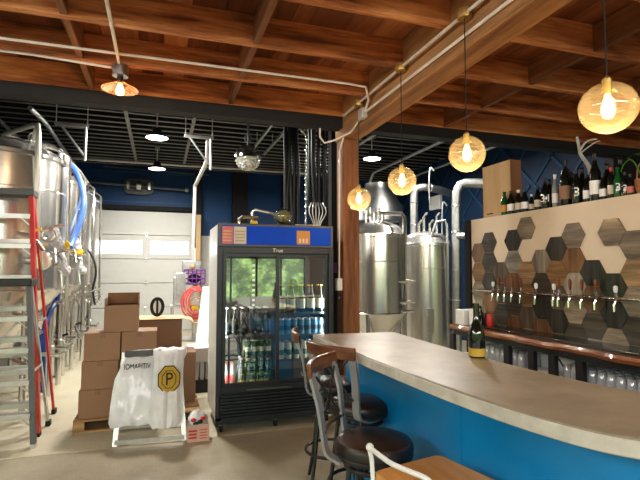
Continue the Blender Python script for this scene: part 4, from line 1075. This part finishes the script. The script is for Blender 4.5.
MB().lathe([(.14,3.15),(.14,3.25),(.26,3.25),(.26,3.12),(.48,2.8),(.48,2.5)], (q2.x,q2.y,0), 32, caps=False).build('cone', M['galv'], hp_)
for s_ in (-1, 1): MB().cyl((q2.x+s_*.5,q2.y,0),(q2.x+s_*.5,q2.y,2.7),.04).build('leg', M['dkgrey'], hp_)
d1 = thing('exhaust_duct', 'galvanized round duct rising from the right tank then turning right', 'duct', PD(414,238,8.2))
MB().tube([PD(414,240,8.2),PD(414,200,8.2),PD(414.5,192,8.2),PD(417,188,8.2),PD(424,187,8.2),PD(440,190,8.4),PD(452,194,8.6)], .065, 16).build('duct_run', M['galv'], d1)
for (px, py) in ((414,225),(414,203),(430,188)): MB().torus(PD(px,py,8.2), .067, .008, 'Z' if px == 414 else 'X', 20, 6).build('seam_band', M['steel2'], d1)
d2 = thing('exhaust_duct', 'wide galvanized duct with elbow left of the plywood box', 'duct', PD(456,300,7.6))
MB().tube([PD(456.5,318,7.6),PD(456.5,200,7.6),PD(457,192,7.6),PD(460,185,7.6),PD(466,183,7.6),PD(500,184,7.4)], .075, 16).build('duct_run', M['galv'], d2)
x_, y_ = PD(456.5,318,7.6).x, PD(456.5,318,7.6).y
MB().cyl((x_,y_,0),(x_,y_,.8),.075,16).build('lower_duct', M['galv'], d2)
for py in (206, 232, 270, 300): p = PD(456.5, py, 7.6); MB().torus(p, .078, .009, seg=20, rs=6).build('seam_band', M['steel2'], d2)
MB().cyl(PD(458,236,7.5), PD(466,236,7.4), .05).build('branch_collar', M['galv'], d2)
p = PX(433, 203, XR-.1); 
tag(MB().box(p.x-.0, XR, p.y-.28, p.y+.2, p.z-.17, p.z+.17).build('junction_box', M['frside'], bevel=.02), 'pale box mounted on the blue wall above the right tanks', 'box')
for i, (px, y0_, y1_, d) in enumerate(((443,205,250,7.9),(430,170,205,8.1))):
    a_ = PD(px, y0_, d)
    tag(MB().tube([PD(px+4,y0_+1,d), PD(px,y0_-2,d), PD(px-1,(y0_+y1_)/2,d), PD(px,y1_,d)], .014, 8, smooth=4).build('conduit_drop', M['galv']), ['thin conduit curving down behind the right tank','thin conduit above the pale wall box','thin conduit loop at the left end of the tap wall'][i], 'conduit')

# ------------------------------------------------------------------ clutter at the garage door: hose coil, stand, crates
rk = thing('hose_stand', 'grey steel work stand below the red hose coil', 'stand', PZ(197, 372, 0))
b0 = PZ(197, 360, .1); bx0 = b0.x; by0 = 8.9
sx = PY(195, 300, 8.9).x
for dx in (-.38, .36):
    for dy in (0, .5): MB().cyl((sx+dx, by0+dy, 0), (sx+dx, by0+dy, .92 if dx < 0 else 1.3), .025).build('leg', M['conduit'], rk)
MB().box(sx-.42, sx+.40, by0-.03, by0+.53, .88, .92).build('top_shelf', M['galv'], rk); MB().box(sx-.40, sx+.38, by0, by0+.5, .28, .31).build('lower_shelf', M['galv'], rk)
MB().cyl((sx, by0+.25, 0.3), (sx, by0+.25, 1.95), .03).build('centre_pole', M['conduit'], rk)
hc = PY(195, 303, by0-.05)
h_ = thing('hose_coil', 'coil of red hose hanging on the grey stand beside the garage door', 'hose', hc)
for i in range(4): MB().torus(hc+Vector((.012*i, -.03*i, .01*i)), .235-.028*i, .014, 'Y', 36, 8, Matrix.Diagonal((1,1,1.2+.04*i))).build('hose_loop', M['coil'], h_)
MB().torus(hc+Vector((.02, -.07, -.12)), .17, .014, 'Y', 30, 6, Matrix.Diagonal((1,1,1.3))).build('cream_loop', M['cardlt'], h_)
pc = thing('pump_unit', 'small grey pump with yellow label inside the red hose coil', 'pump', hc+Vector((0,.05,0)))
MB().lathe([(0,-.1),(.1,-.1),(.11,0),(.09,.1),(0,.1)], hc+Vector((.0,.12,-.03)), mat=Matrix.Rotation(PI/2,3,'X')).build('motor', M['frside'], pc)
MB().box(hc.x-.06, hc.x+.06, hc.y-.005, hc.y+.02, hc.z-.12, hc.z-.05).build('yellow_label', M['yellow'], pc)
q = PY(194, 277, by0)
cp = thing('purple_crate', 'purple wire crate on the stand above the red hose coil', 'crate', q)
mb = MB()
for z in (-.12, -.03, .06, .13):
    mb.tube([(q.x-.17,by0+.1,q.z+z),(q.x+.2,by0+.1,q.z+z),(q.x+.2,by0+.4,q.z+z),(q.x-.17,by0+.4,q.z+z)], .013, 6, True)
for j in range(6): mb.cyl((q.x-.17+.074*j, by0+.1, q.z-.12), (q.x-.17+.074*j, by0+.1, q.z+.13), .01)
mb.box(q.x-.17,q.x+.2,by0+.1,by0+.4,q.z-.14,q.z-.12); mb.build('wire_sides', M['purple'], cp)
MB().sphere((q.x+.02, by0+.25, q.z-.03), .09, 1.4, 1, .9, 12, 8).build('dark_bundle', M['rubber'], cp)
q = PY(192, 267, by0)
gbx = thing('control_box', 'grey control box with orange light above the purple crate', 'box', q)
MB().box(q.x-.16, q.x+.17, by0+.15, by0+.35, q.z-.09, q.z+.12).build('body', M['galv'], gbx, bevel=.01)
MB().sphere((q.x+.02, by0+.14, q.z-.0), .04).build('orange_light', M['orange'], gbx)
MB().cyl((q.x+.1, by0+.25, 0.31), (q.x+.1, by0+.25, q.z-.09), .02).build('support_pole', M['conduit'], gbx)
cs = PY(179, 290, by0)
tag(MB().box(cs.x-.09, cs.x+.09, by0+.1, by0+.35, .92, 1.42).box(cs.x-.05,cs.x+.12,by0+.08,by0+.12,1.1,1.5).build('tool_caddy', M['galv'], bevel=.01), 'grey tool caddy on the stand left of the red hose coil', 'caddy')
# leaning boards
q = PZ(206, 375, 0)
def slab(name, pts, th, m, lab, cat):
    P = [Vector(p) for p in pts]; n_ = (P[1]-P[0]).cross(P[3]-P[0]).normalized()*th
    return tag(MB().loft([P, [p+n_ for p in P]]).build(name, m), lab, cat)
A = PY(192, 372, 8.2); B_ = PY(204, 372, 8.2)
slab('leaning_panel', [(A.x, 8.15, 0), (B_.x+.02, 8.15, 0), (B_.x+.16, 8.62, 1.25), (A.x+.18, 8.62, 1.25)], .04, M['whitep'], 'white panel leaning on the stand beside the cooler', 'panel')
q = PY(198.5, 240, 12.8)
tag(MB().box(q.x-.07, q.x+.05, 12.72, 12.78, 0, 2.98).build('timber_board', M['ply'], bevel=.004), 'tall pale timber board upright beside the garage door', 'board')
# low items between coil and cooler, bottom
q = PZ(202, 392, 0)
lowb = thing('folded_table', 'white and grey crate stack on the floor just left of the cooler', 'crate', (.52, 6.3, 0))
qx = PY(199, 370, 6.4).x
MB().box(qx-.14, qx+.2, 6.35, 6.75, .38, .56).build('white_tray', M['whitep'], lowb, bevel=.01)
mb = MB()
for j in range(5): mb.box(qx-.13+j*.07, qx-.13+j*.07+.05, 6.36, 6.74, .16, .375)
mb.build('grey_slats', M['galv'], lowb)
MB().box(qx-.14, qx+.2, 6.34, 6.75, 0, .16).build('base', M['blacksemi'], lowb)
lowb.name = 'slatted_crate'

# ------------------------------------------------------------------ hanging stuff
def strip_bundle(label, px, Y, w, z0, z1, n, seed):
    c = PY(px, 150, Y); t = thing('hanging_strips', label, 'curtain', (c.x, Y, z0)); rnd = random.Random(seed)
    for j in range(n):
        x = c.x-w/2+w*j/(n-1); y = Y+rnd.uniform(-.05, .05)
        pts = [(x+rnd.uniform(-.02,.02), y, z1-(z1-z0)*k/6) for k in range(7)]
        MB().tube(pts, .024, 8, smooth=2).build('strip', M['blacksemi'], t)
    return t
strip_bundle('bundle of black cables hanging from the ceiling above the cooler middle', 291, 6.2, .17, 1.7, 4.18, 5, 1)
sb2 = strip_bundle('second bundle of black cables above the cooler right corner', 318, 5.75, .22, 2.35, 4.18, 6, 2)
c = PY(317, 205, 5.72); mb = MB()
t = thing('clear_hoses', 'fan of clear tubing below the black cables above the cooler', 'tubing', (c.x, 5.72, 2.1))
for j in range(6): MB().tube([(c.x-.07+.028*j, 5.72, 2.40), (c.x-.11+.045*j, 5.70, 2.28), (c.x-.05+.02*j, 5.72, 2.14), (c.x-.02+.01*j, 5.72, 2.02)], .007, 6, smooth=4).build('tube', M['conduit'], t)
c2 = PY(306, 190, 5.9)
ch = thing('lifting_chain', 'silver chain hoist hanging between the two cable bundles', 'chain', (c2.x, 5.9, 2.1)); 
mb = MB()
for j in range(44): mb.torus((c2.x, 5.9, 2.12+j*.047), .018, .005, 'Y' if j % 2 else 'X', 10, 5, Matrix.Diagonal((.7,.7,1.5)))
mb.build('links', M['chrome'], ch, smooth=True)
MB().torus((c2.x-.0, 5.9, PY(303,128,5.9).z), .07, .018, 'Y').build('hook_ring', M['steel2'], ch)
q = PY(337, 200, 5.4)
tag(MB().box(q.x-.07, q.x+.09, 5.4, 5.52, 0, 4.2).build('steel_column', M['black'], bevel=.006), 'tall black column just behind the left side of the timber post', 'column')
# pink/purple hanging by right side of cooler
q = PY(337, 268, 5.3)
tag(MB().box(q.x-.04, q.x+.05, 5.34, 5.4, q.z-.06, q.z+.06).build('purple_pouch', M['purple'], bevel=.01), 'purple pouch hung on the black column right of the cooler', 'pouch')

# disco globe lamp
q = PD(248, 158, 7.2); ct = 4.185
dl = thing('chrome_lamp', 'round chrome pendant lamp with crystal underside hanging in the brewery', 'lamp', (q.x, q.y, q.z))
MB().sphere(q, .205, 1, 1, 1, 28, 10, 0.001, PI*.52).build('chrome_dome', M['chrome'], dl)
mb = MB(); mb.sphere(q, .19, 1, 1, 1, 26, 12, PI*.5, PI*.999); rnd = random.Random(8)
for v in mb.bm.verts: v.co += Vector([rnd.uniform(-.012,.012) for _ in range(3)])
mb.build('crystal_underside', M['crystal'], dl, smooth=False)
MB().cyl((q.x,q.y,q.z+.2),(q.x,q.y,ct),.02).build('stem', M['dkgrey'], dl)
MB().torus((q.x,q.y,q.z+.30), .05, .012, 'Y').build('hook', M['dkgrey'], dl)
MB().lathe([(0,-.04),(.10,-.04),(.10,0),(0,0)], (q.x,q.y,ct)).build('ceiling_plate', M['dkgrey'], dl)

# high bay LED lights
HB = [(153,104,6.3,'highbay light partly hidden by the wood header, left'),(157,138,7.9,'middle round white highbay light in line with the garage door'),(157,169,10.4,'farthest round white highbay light, closest to the garage door'),(372,159,9.6,'round white highbay light to the right of the timber post'),(428,131,7.4,'round white highbay light above the right tanks')]
for i, (px, py, d, lb) in enumerate(HB):
    p = PD(px, py, d); t = thing('highbay_light', lb, 'light', (p.x, p.y, p.z), 'round highbay lights of the brewery')
    MB().lathe([(.175,0),(.18,.02),(.12,.06),(.08,.08),(.07,.16),(0,.17)], p, 28, caps=False).build('housing', M['blacksemi'], t)
    MB().lathe([(0,0),(.17,0),(.172,.006),(0,.006)], p, 28).build('diffuser', M['led'], t)
    MB().cyl((p.x,p.y,p.z+.16),(p.x,p.y,4.18),.012).build('stem', M['conduit'], t)
    MB().box(p.x-.05,p.x+.05,p.y-.18,p.y+.18,4.17,4.186).build('mounting_plate', M['dkgrey'], t)
    l = bpy.data.lights.new('highbay_lamp', 'AREA'); l.shape = 'DISK'; l.size = .34; l.energy = 95; l.color = (1,.96,.88)
    lo = bpy.data.objects.new('highbay_lamp', l); C.objects.link(lo); lo.location = (p.x, p.y, p.z-.01)
# pipes under brewery ceiling
def pipe(name, pts, r, m, lab, cat='pipe', grp=None): return tag(MB().tube(pts, r, 8).build(name, m), lab, cat, grp)
pipe('ceiling_pipe', [(4.95,6.6,3.95),(4.95,10.7,3.95),(4.95,10.9,3.75)], .035, M['galv'], 'long galvanized pipe under the black ceiling right of the post')
pipe('ceiling_pipe', [(5.5,6.6,3.7),(5.5,11.2,3.7)], .025, M['galv'], 'thinner galvanized pipe behind the long one at right')
pipe('ceiling_pipe', [(3.65,5.9,4.0),(3.65,9.8,4.0)], .028, M['galv'], 'galvanized conduit run between the post and the white ceiling light')
for i, (x0_, ya_, yb_) in enumerate(((1.72,6.3,10.2),(2.02,6.3,9.8))):
    t = thing('cable_tray', ['left galvanized strut channel above the hanging chrome lamp','right galvanized strut channel next to the cable bundles'][i], 'cable tray', (x0_, 7, 4.0))
    MB().box(x0_-.02, x0_+.02, ya_, yb_, 3.95, 3.99).build('channel', M['galv'], t)
    for y in (6.8, 7.9, 9.0): h = MB().cyl((x0_, y, 3.99), (x0_, y, 4.19), .008, 6).build('hanger_rod', M['conduit'], t)
# hangers T shape
def tee(px, py, d, lab, stemto):
    p = PD(px, py, d); t = thing('pipe_hanger', lab, 'hanger', (p.x,p.y,p.z))
    MB().box(p.x-.22, p.x+.22, p.y-.02, p.y+.02, p.z-.02, p.z+.02).build('cross_bar', M['galv'], t)
    MB().cyl((p.x+.18,p.y,p.z),(p.x+.18,p.y,p.z-.5),.02).build('drop', M['galv'], t)
    MB().cyl((p.x-.15,p.y,p.z),(p.x+.16,p.y,p.z-.42),.018).build('strut', M['galv'], t)
    for s_ in (-.2, .2): MB().cyl((p.x+s_,p.y,p.z),(p.x+s_,p.y,4.19),.008,6).build('rod', M['conduit'], t)
tee(199,137,7.4,'T shaped strut hanger left of the chrome lamp',0)
tee(72,125,6.8,'T shaped strut hanger above the left tanks',0)
pipe('bent_conduit', [PD(208,140,7.9),PD(207,160,8.0),PD(204,168,8.2),PD(195,186,9.2),Vector((PD(194,186,9.2).x,PD(195,186,9.2).y,1.75))], .035, M['conduit'], 'bent grey conduit dropping to the hose stand')
pipe('water_pipe', [(-2.2,12.3,4.15),(4.2,12.3,4.15)], .03, M['conduit'], 'pale horizontal pipe along the top of the blue back wall')
pipe('gas_pipe', [(-1.4,13.07,4.16),(1.2,13.07,4.10)], .02, M['dkgrey'], 'thin dark pipe below the pale horizontal pipe on the back wall')
pipe('ceiling_pipe', [PD(30,108,5.9),PD(45,122,6.6),PD(60,144,8.4),PD(75,165,11)], .03, M['galv'], 'galvanized pipe running back above the left tanks')
for i, x in enumerate((-2.6,)): pipe('ceiling_pipe', [(x,5.2,4.05),(x,12.6,4.05)], .03, M['galv'], ['outer galvanized pipe under the ceiling above the left tanks','inner galvanized pipe under the ceiling above the left tanks'][i])

# ------------------------------------------------------------------ conduits front room
YC1, YC2 = 3.87, 4.075
pipe('conduit_run', [(-4.9,YC1-.02,3.19),(1.55,YC1-.02,3.19),(1.72,YC1,3.19),(1.815,YC1+.15,3.14),(1.825,YC1+.25,3.06)], .011, M['cwhite'], 'long pale conduit crossing under the joists to the timber beam', 'conduit')
pipe('conduit_run', [(-4.9,YC2,3.19),(-.95,YC2,3.19),(-.40,YC2,3.165)], .011, M['cwhite'], 'pale conduit running left from the amber shade lamp', 'conduit')
pipe('conduit_run', [(-.34,-1,3.185),(-.34,4.02,3.185)], .013, M['cwhite'], 'grey conduit coming overhead to the amber shade lamp', 'conduit')
pipe('conduit_run', [(1.80,-1,3.17),(1.80,4.62,3.17),(1.82,4.70,3.2)], .012, M['cwhite'], 'upper conduit along the timber beam carrying the globe lamps', 'conduit')
pipe('conduit_run', [(1.835,-1,3.06),(1.835,4.2,3.06)], .012, M['cwhite'], 'lower conduit along the left face of the timber beam', 'conduit')
pipe('conduit_run', [(1.83,4.2,3.04),(1.83,4.5,2.96),(1.70,4.62,2.90),(1.60,4.66,2.87),(1.55,4.66,2.93),(1.55,4.66,3.02)], .010, M['cwhite'], 'short white conduit jogging down below the dark header', 'conduit')
pipe('conduit_run', [(1.835,4.72,2.96),(1.835,4.84,2.85),(1.835,4.86,1.45)], .010, M['cwhite'], 'thin white conduit down the side of the timber post', 'conduit')
ob = thing('outlet_box', 'small white outlet box on the side of the timber post', 'outlet', (1.84, 4.86, 1.38))
MB().box(1.80, 1.858, 4.82, 4.90, 1.33, 1.46).build('box', M['frside'], ob, bevel=.004); MB().box(1.797,1.80,4.835,4.885,1.35,1.44).build('cover', M['whitep'], ob)
tag(MB().box(1.79,1.85,4.12,4.22,3.0,3.10).build('junction_box', M['conduit'], bevel=.008), 'grey junction box on the beam face where conduits meet', 'junction box')

# ------------------------------------------------------------------ globe pendants
ZG = 2.245
for i, (px, py, lb) in enumerate(((608,108,'nearest and largest amber glass globe lamp over the bar'),(467,154,'second amber glass globe lamp, above the dark bottle on the bar'),(402,181,'third amber glass globe lamp, right of the timber post'),(359,199,'farthest and smallest amber glass globe lamp, in front of the post'))):
    p = PX(px, py, 1.80)
    t = thing('globe_pendant', lb, 'lamp', (p.x, p.y, p.z), 'amber globe pendant lamps over the bar')
    q = p; 
    gl = MB(); gl.sphere(p, .112, 1.0 if i else 1.06, 1, 1.0 if i else .97, 28, 16)
    gl.build('glass_globe', M['amber'], t)
    MB().cyl((p.x,p.y,p.z+.10),(p.x,p.y,3.16),.0035,6).build('cord', M['cord'], t)
    MB().lathe([(0,.06),(.018,.06),(.02,.10),(.02,.125),(.006,.14),(0,.14)], p, 14).build('socket', M['brass'], t)
    b = MB(); b.lathe([(.010,.06),(.014,.045),(.026,.01),(.028,-.015),(.020,-.04),(0,-.05)], p, 16, caps=False); b.build('bulb', M['bulbg'], t)
    MB().lathe([(0,.03),(.010,.028),(.014,0),(.010,-.028),(0,-.03)], p, 10).build('filament', M['filament'], t)
    cnp = MB().lathe([(0,-.03),(.045,-.03),(.05,0),(.045,.03),(0,.03)], (p.x,p.y,3.17), 8).build('ceiling_box', M['brass'], t)
    l = bpy.data.lights.new('bulb_light', 'POINT'); l.energy = 7; l.color = (1,.62,.28); l.shadow_soft_size = .03
    lo = bpy.data.objects.new('bulb_light', l); C.objects.link(lo); lo.location = (p.x, p.y, p.z-.06)
# shade lamp upper left
p = PD(120, 88, 3.75); p = Vector((-.345, 4.075, p.z)) if False else PY(120, 88, 4.06)
t = thing('shade_pendant', 'wide amber glass shade lamp with clear bulb under the wood joists', 'lamp', (p.x,p.y,p.z))
MB().lathe([(.03,.05),(.06,.035),(.10,.005),(.138,-.01),(.14,-.016)], p, 36, caps=False).build('glass_shade', M['shade'], t)
MB().lathe([(0,.04),(.022,.04),(.024,.10),(.01,.12),(0,.12)], p, 14).build('socket', M['blacksemi'], t)
MB().lathe([(.012,.05),(.02,.02),(.034,-.02),(.03,-.05),(0,-.062)], p, 16, caps=False).build('bulb', M['bulbg'], t)
MB().lathe([(0,.01),(.014,.0),(.018,-.02),(.014,-.04),(0,-.045)], p, 10).build('filament', M['filament'], t)
MB().cyl((p.x,p.y,p.z+.1),(p.x,p.y,3.1),.006).build('stem', M['blacksemi'], t)
MB().lathe([(0,-.045),(.06,-.045),(.062,0),(.055,.045),(0,.045)], (p.x,p.y,3.14), 20).build('ceiling_box', M['galv'], t)
l = bpy.data.lights.new('bulb_light', 'POINT'); l.energy = 7; l.color = (1,.66,.34); l.shadow_soft_size = .03
lo = bpy.data.objects.new('bulb_light', l); C.objects.link(lo); lo.location = (p.x, p.y, p.z-.09)

# ------------------------------------------------------------------ world: procedural street environment
w = bpy.data.worlds.new('world'); SC.world = w; w.use_nodes = True; nt = w.node_tree; nt.nodes.clear()
out = nt.nodes.new('ShaderNodeOutputWorld'); bg = nt.nodes.new('ShaderNodeBackground'); tc = nt.nodes.new('ShaderNodeTexCoord')
sep = nt.nodes.new('ShaderNodeSeparateXYZ'); nt.links.new(tc.outputs['Generated'], sep.inputs[0])
mrz = nt.nodes.new('ShaderNodeMapRange'); mrz.inputs[1].default_value = -.3; mrz.inputs[2].default_value = .7
nt.links.new(sep.outputs['Z'], mrz.inputs[0])
zr = ramp(nt, mrz.outputs[0], [(.0, (.10,.10,.09)), (.10, (.17,.165,.15)), (.20, (.30,.30,.28)), (.235, (.13,.19,.08)), (.42, (.22,.31,.13)), (.60, (.42,.50,.32)), (.70, (1.5,1.52,1.58))])
mp = nt.nodes.new('ShaderNodeMapping'); mp.inputs['Scale'].default_value = (18,18,22); nt.links.new(tc.outputs['Generated'], mp.inputs[0])
nz = noise(nt, mp.outputs[0], 1.0, 6, .7)
nr = ramp(nt, nz, [(.35, (.3,.35,.25)), (.5, (1,1,1)), (.62, (3.2,3.3,2.6))])
mx = nt.nodes.new('ShaderNodeMix'); mx.data_type = 'RGBA'; mx.blend_type = 'MULTIPLY'; mx.inputs[0].default_value = 1
nt.links.new(zr, mx.inputs[6]); nt.links.new(nr, mx.inputs[7])
# toward the alley (+Y) it is plain bright
gt = nt.nodes.new('ShaderNodeMath'); gt.operation = 'GREATER_THAN'; gt.inputs[1].default_value = .3; nt.links.new(sep.outputs['Y'], gt.inputs[0])
m3 = nt.nodes.new('ShaderNodeMix'); m3.data_type = 'RGBA'; nt.links.new(gt.outputs[0], m3.inputs[0]); nt.links.new(mx.outputs[2], m3.inputs[6]); m3.inputs[7].default_value = (1,1,1.02,1)
nt.links.new(m3.outputs[2], bg.inputs[0]); bg.inputs[1].default_value = 3.2; nt.links.new(bg.outputs[0], out.inputs[0])

# daylight entering through the street windows (sky portals)
for (cx, cy, rx, rz, sxx, syy) in ((-3.4,-4.45,PI/2,0,2.2,2.3), (-.65,-4.45,PI/2,0,2.5,2.3), (2.7,-4.45,PI/2,0,3.0,2.3), (6.5,-4.45,PI/2,0,3.4,2.3)):
    l = bpy.data.lights.new('sky_portal', 'AREA'); l.shape = 'RECTANGLE'; l.size = sxx; l.size_y = syy; l.cycles.is_portal = True
    lo = bpy.data.objects.new('sky_portal', l); C.objects.link(lo); lo.location = (cx, cy, 1.67); lo.rotation_euler = (PI/2, 0, 0)
for cy, s_ in ((-2.9,2.6),(.3,2.6),(3.0,2.0)):
    l = bpy.data.lights.new('sky_portal', 'AREA'); l.shape = 'RECTANGLE'; l.size = s_; l.size_y = 2.3; l.cycles.is_portal = True
    lo = bpy.data.objects.new('sky_portal', l); C.objects.link(lo); lo.location = (-4.85, cy, 1.67); lo.rotation_euler = (PI/2, 0, -PI/2)

# added fill lights, housings included, out of view behind and left of the viewpoint
def fill_light(label, a, b, rot, e, ln):
    t = thing('fill_light', label, 'light', ((a[0]+b[0])/2, (a[1]+b[1])/2, 3.3), 'added fill lights of the front room')
    A_, B2 = Vector(a), Vector(b); MB().ribbon([A_, B2], (0,0,1) , .03, .05).build('housing', M['whitep'], t)
    for f in (.1, .9): q_ = A_.lerp(B2, f); MB().cyl(q_, (q_.x, q_.y, 3.43), .008, 6).build('hanger', M['conduit'], t)
    l = bpy.data.lights.new('fill_lamp', 'AREA'); l.shape = 'RECTANGLE'; l.size = ln; l.size_y = .5; l.energy = e*.88; l.color = (1, .98, .95)
    lo = bpy.data.objects.new('fill_lamp', l); C.objects.link(lo); lo.location = (A_+B2)/2-Vector((0,0,.08)); lo.rotation_euler = rot
fill_light('added long white fill light near the street windows behind the viewpoint', (-3,-3.9,3.1), (5,-3.9,3.1), (math.radians(72), 0, 0), 300, 7.5)
fill_light('added long white fill light near the left street windows', (-4.4,-3,3.1), (-4.4,3.5,3.1), (math.radians(68), 0, -PI/2), 170, 6)
for xx in (FX0+.09, FX1-.09):  # added fill strips inside the cooler to brighten its contents
    l = bpy.data.lights.new('cooler_fill', 'AREA'); l.shape = 'RECTANGLE'; l.size = .03; l.size_y = 1.2; l.energy = 5.5; l.color = (1,.98,.95)
    lo = bpy.data.objects.new('cooler_fill', l); C.objects.link(lo); lo.location = (xx, FY0+.06, 1.08)
    lo.rotation_euler = Vector((-(1 if xx < xm else -1)*.55, -.84, 0)).to_track_quat('Z', 'Y').to_euler()
for o in SC.objects:
    if '_o' in o: del o['_o']
SC.view_settings.view_transform = 'Standard'
SC.view_settings.look = 'Medium High Contrast'
SC.view_settings.exposure = 0.0
SC.view_settings.gamma = 1.0
SC.cycles.use_denoising = True
SC.cycles.max_bounces = 8; SC.cycles.transparent_max_bounces = 16
SC.cycles.sample_clamp_indirect = 6
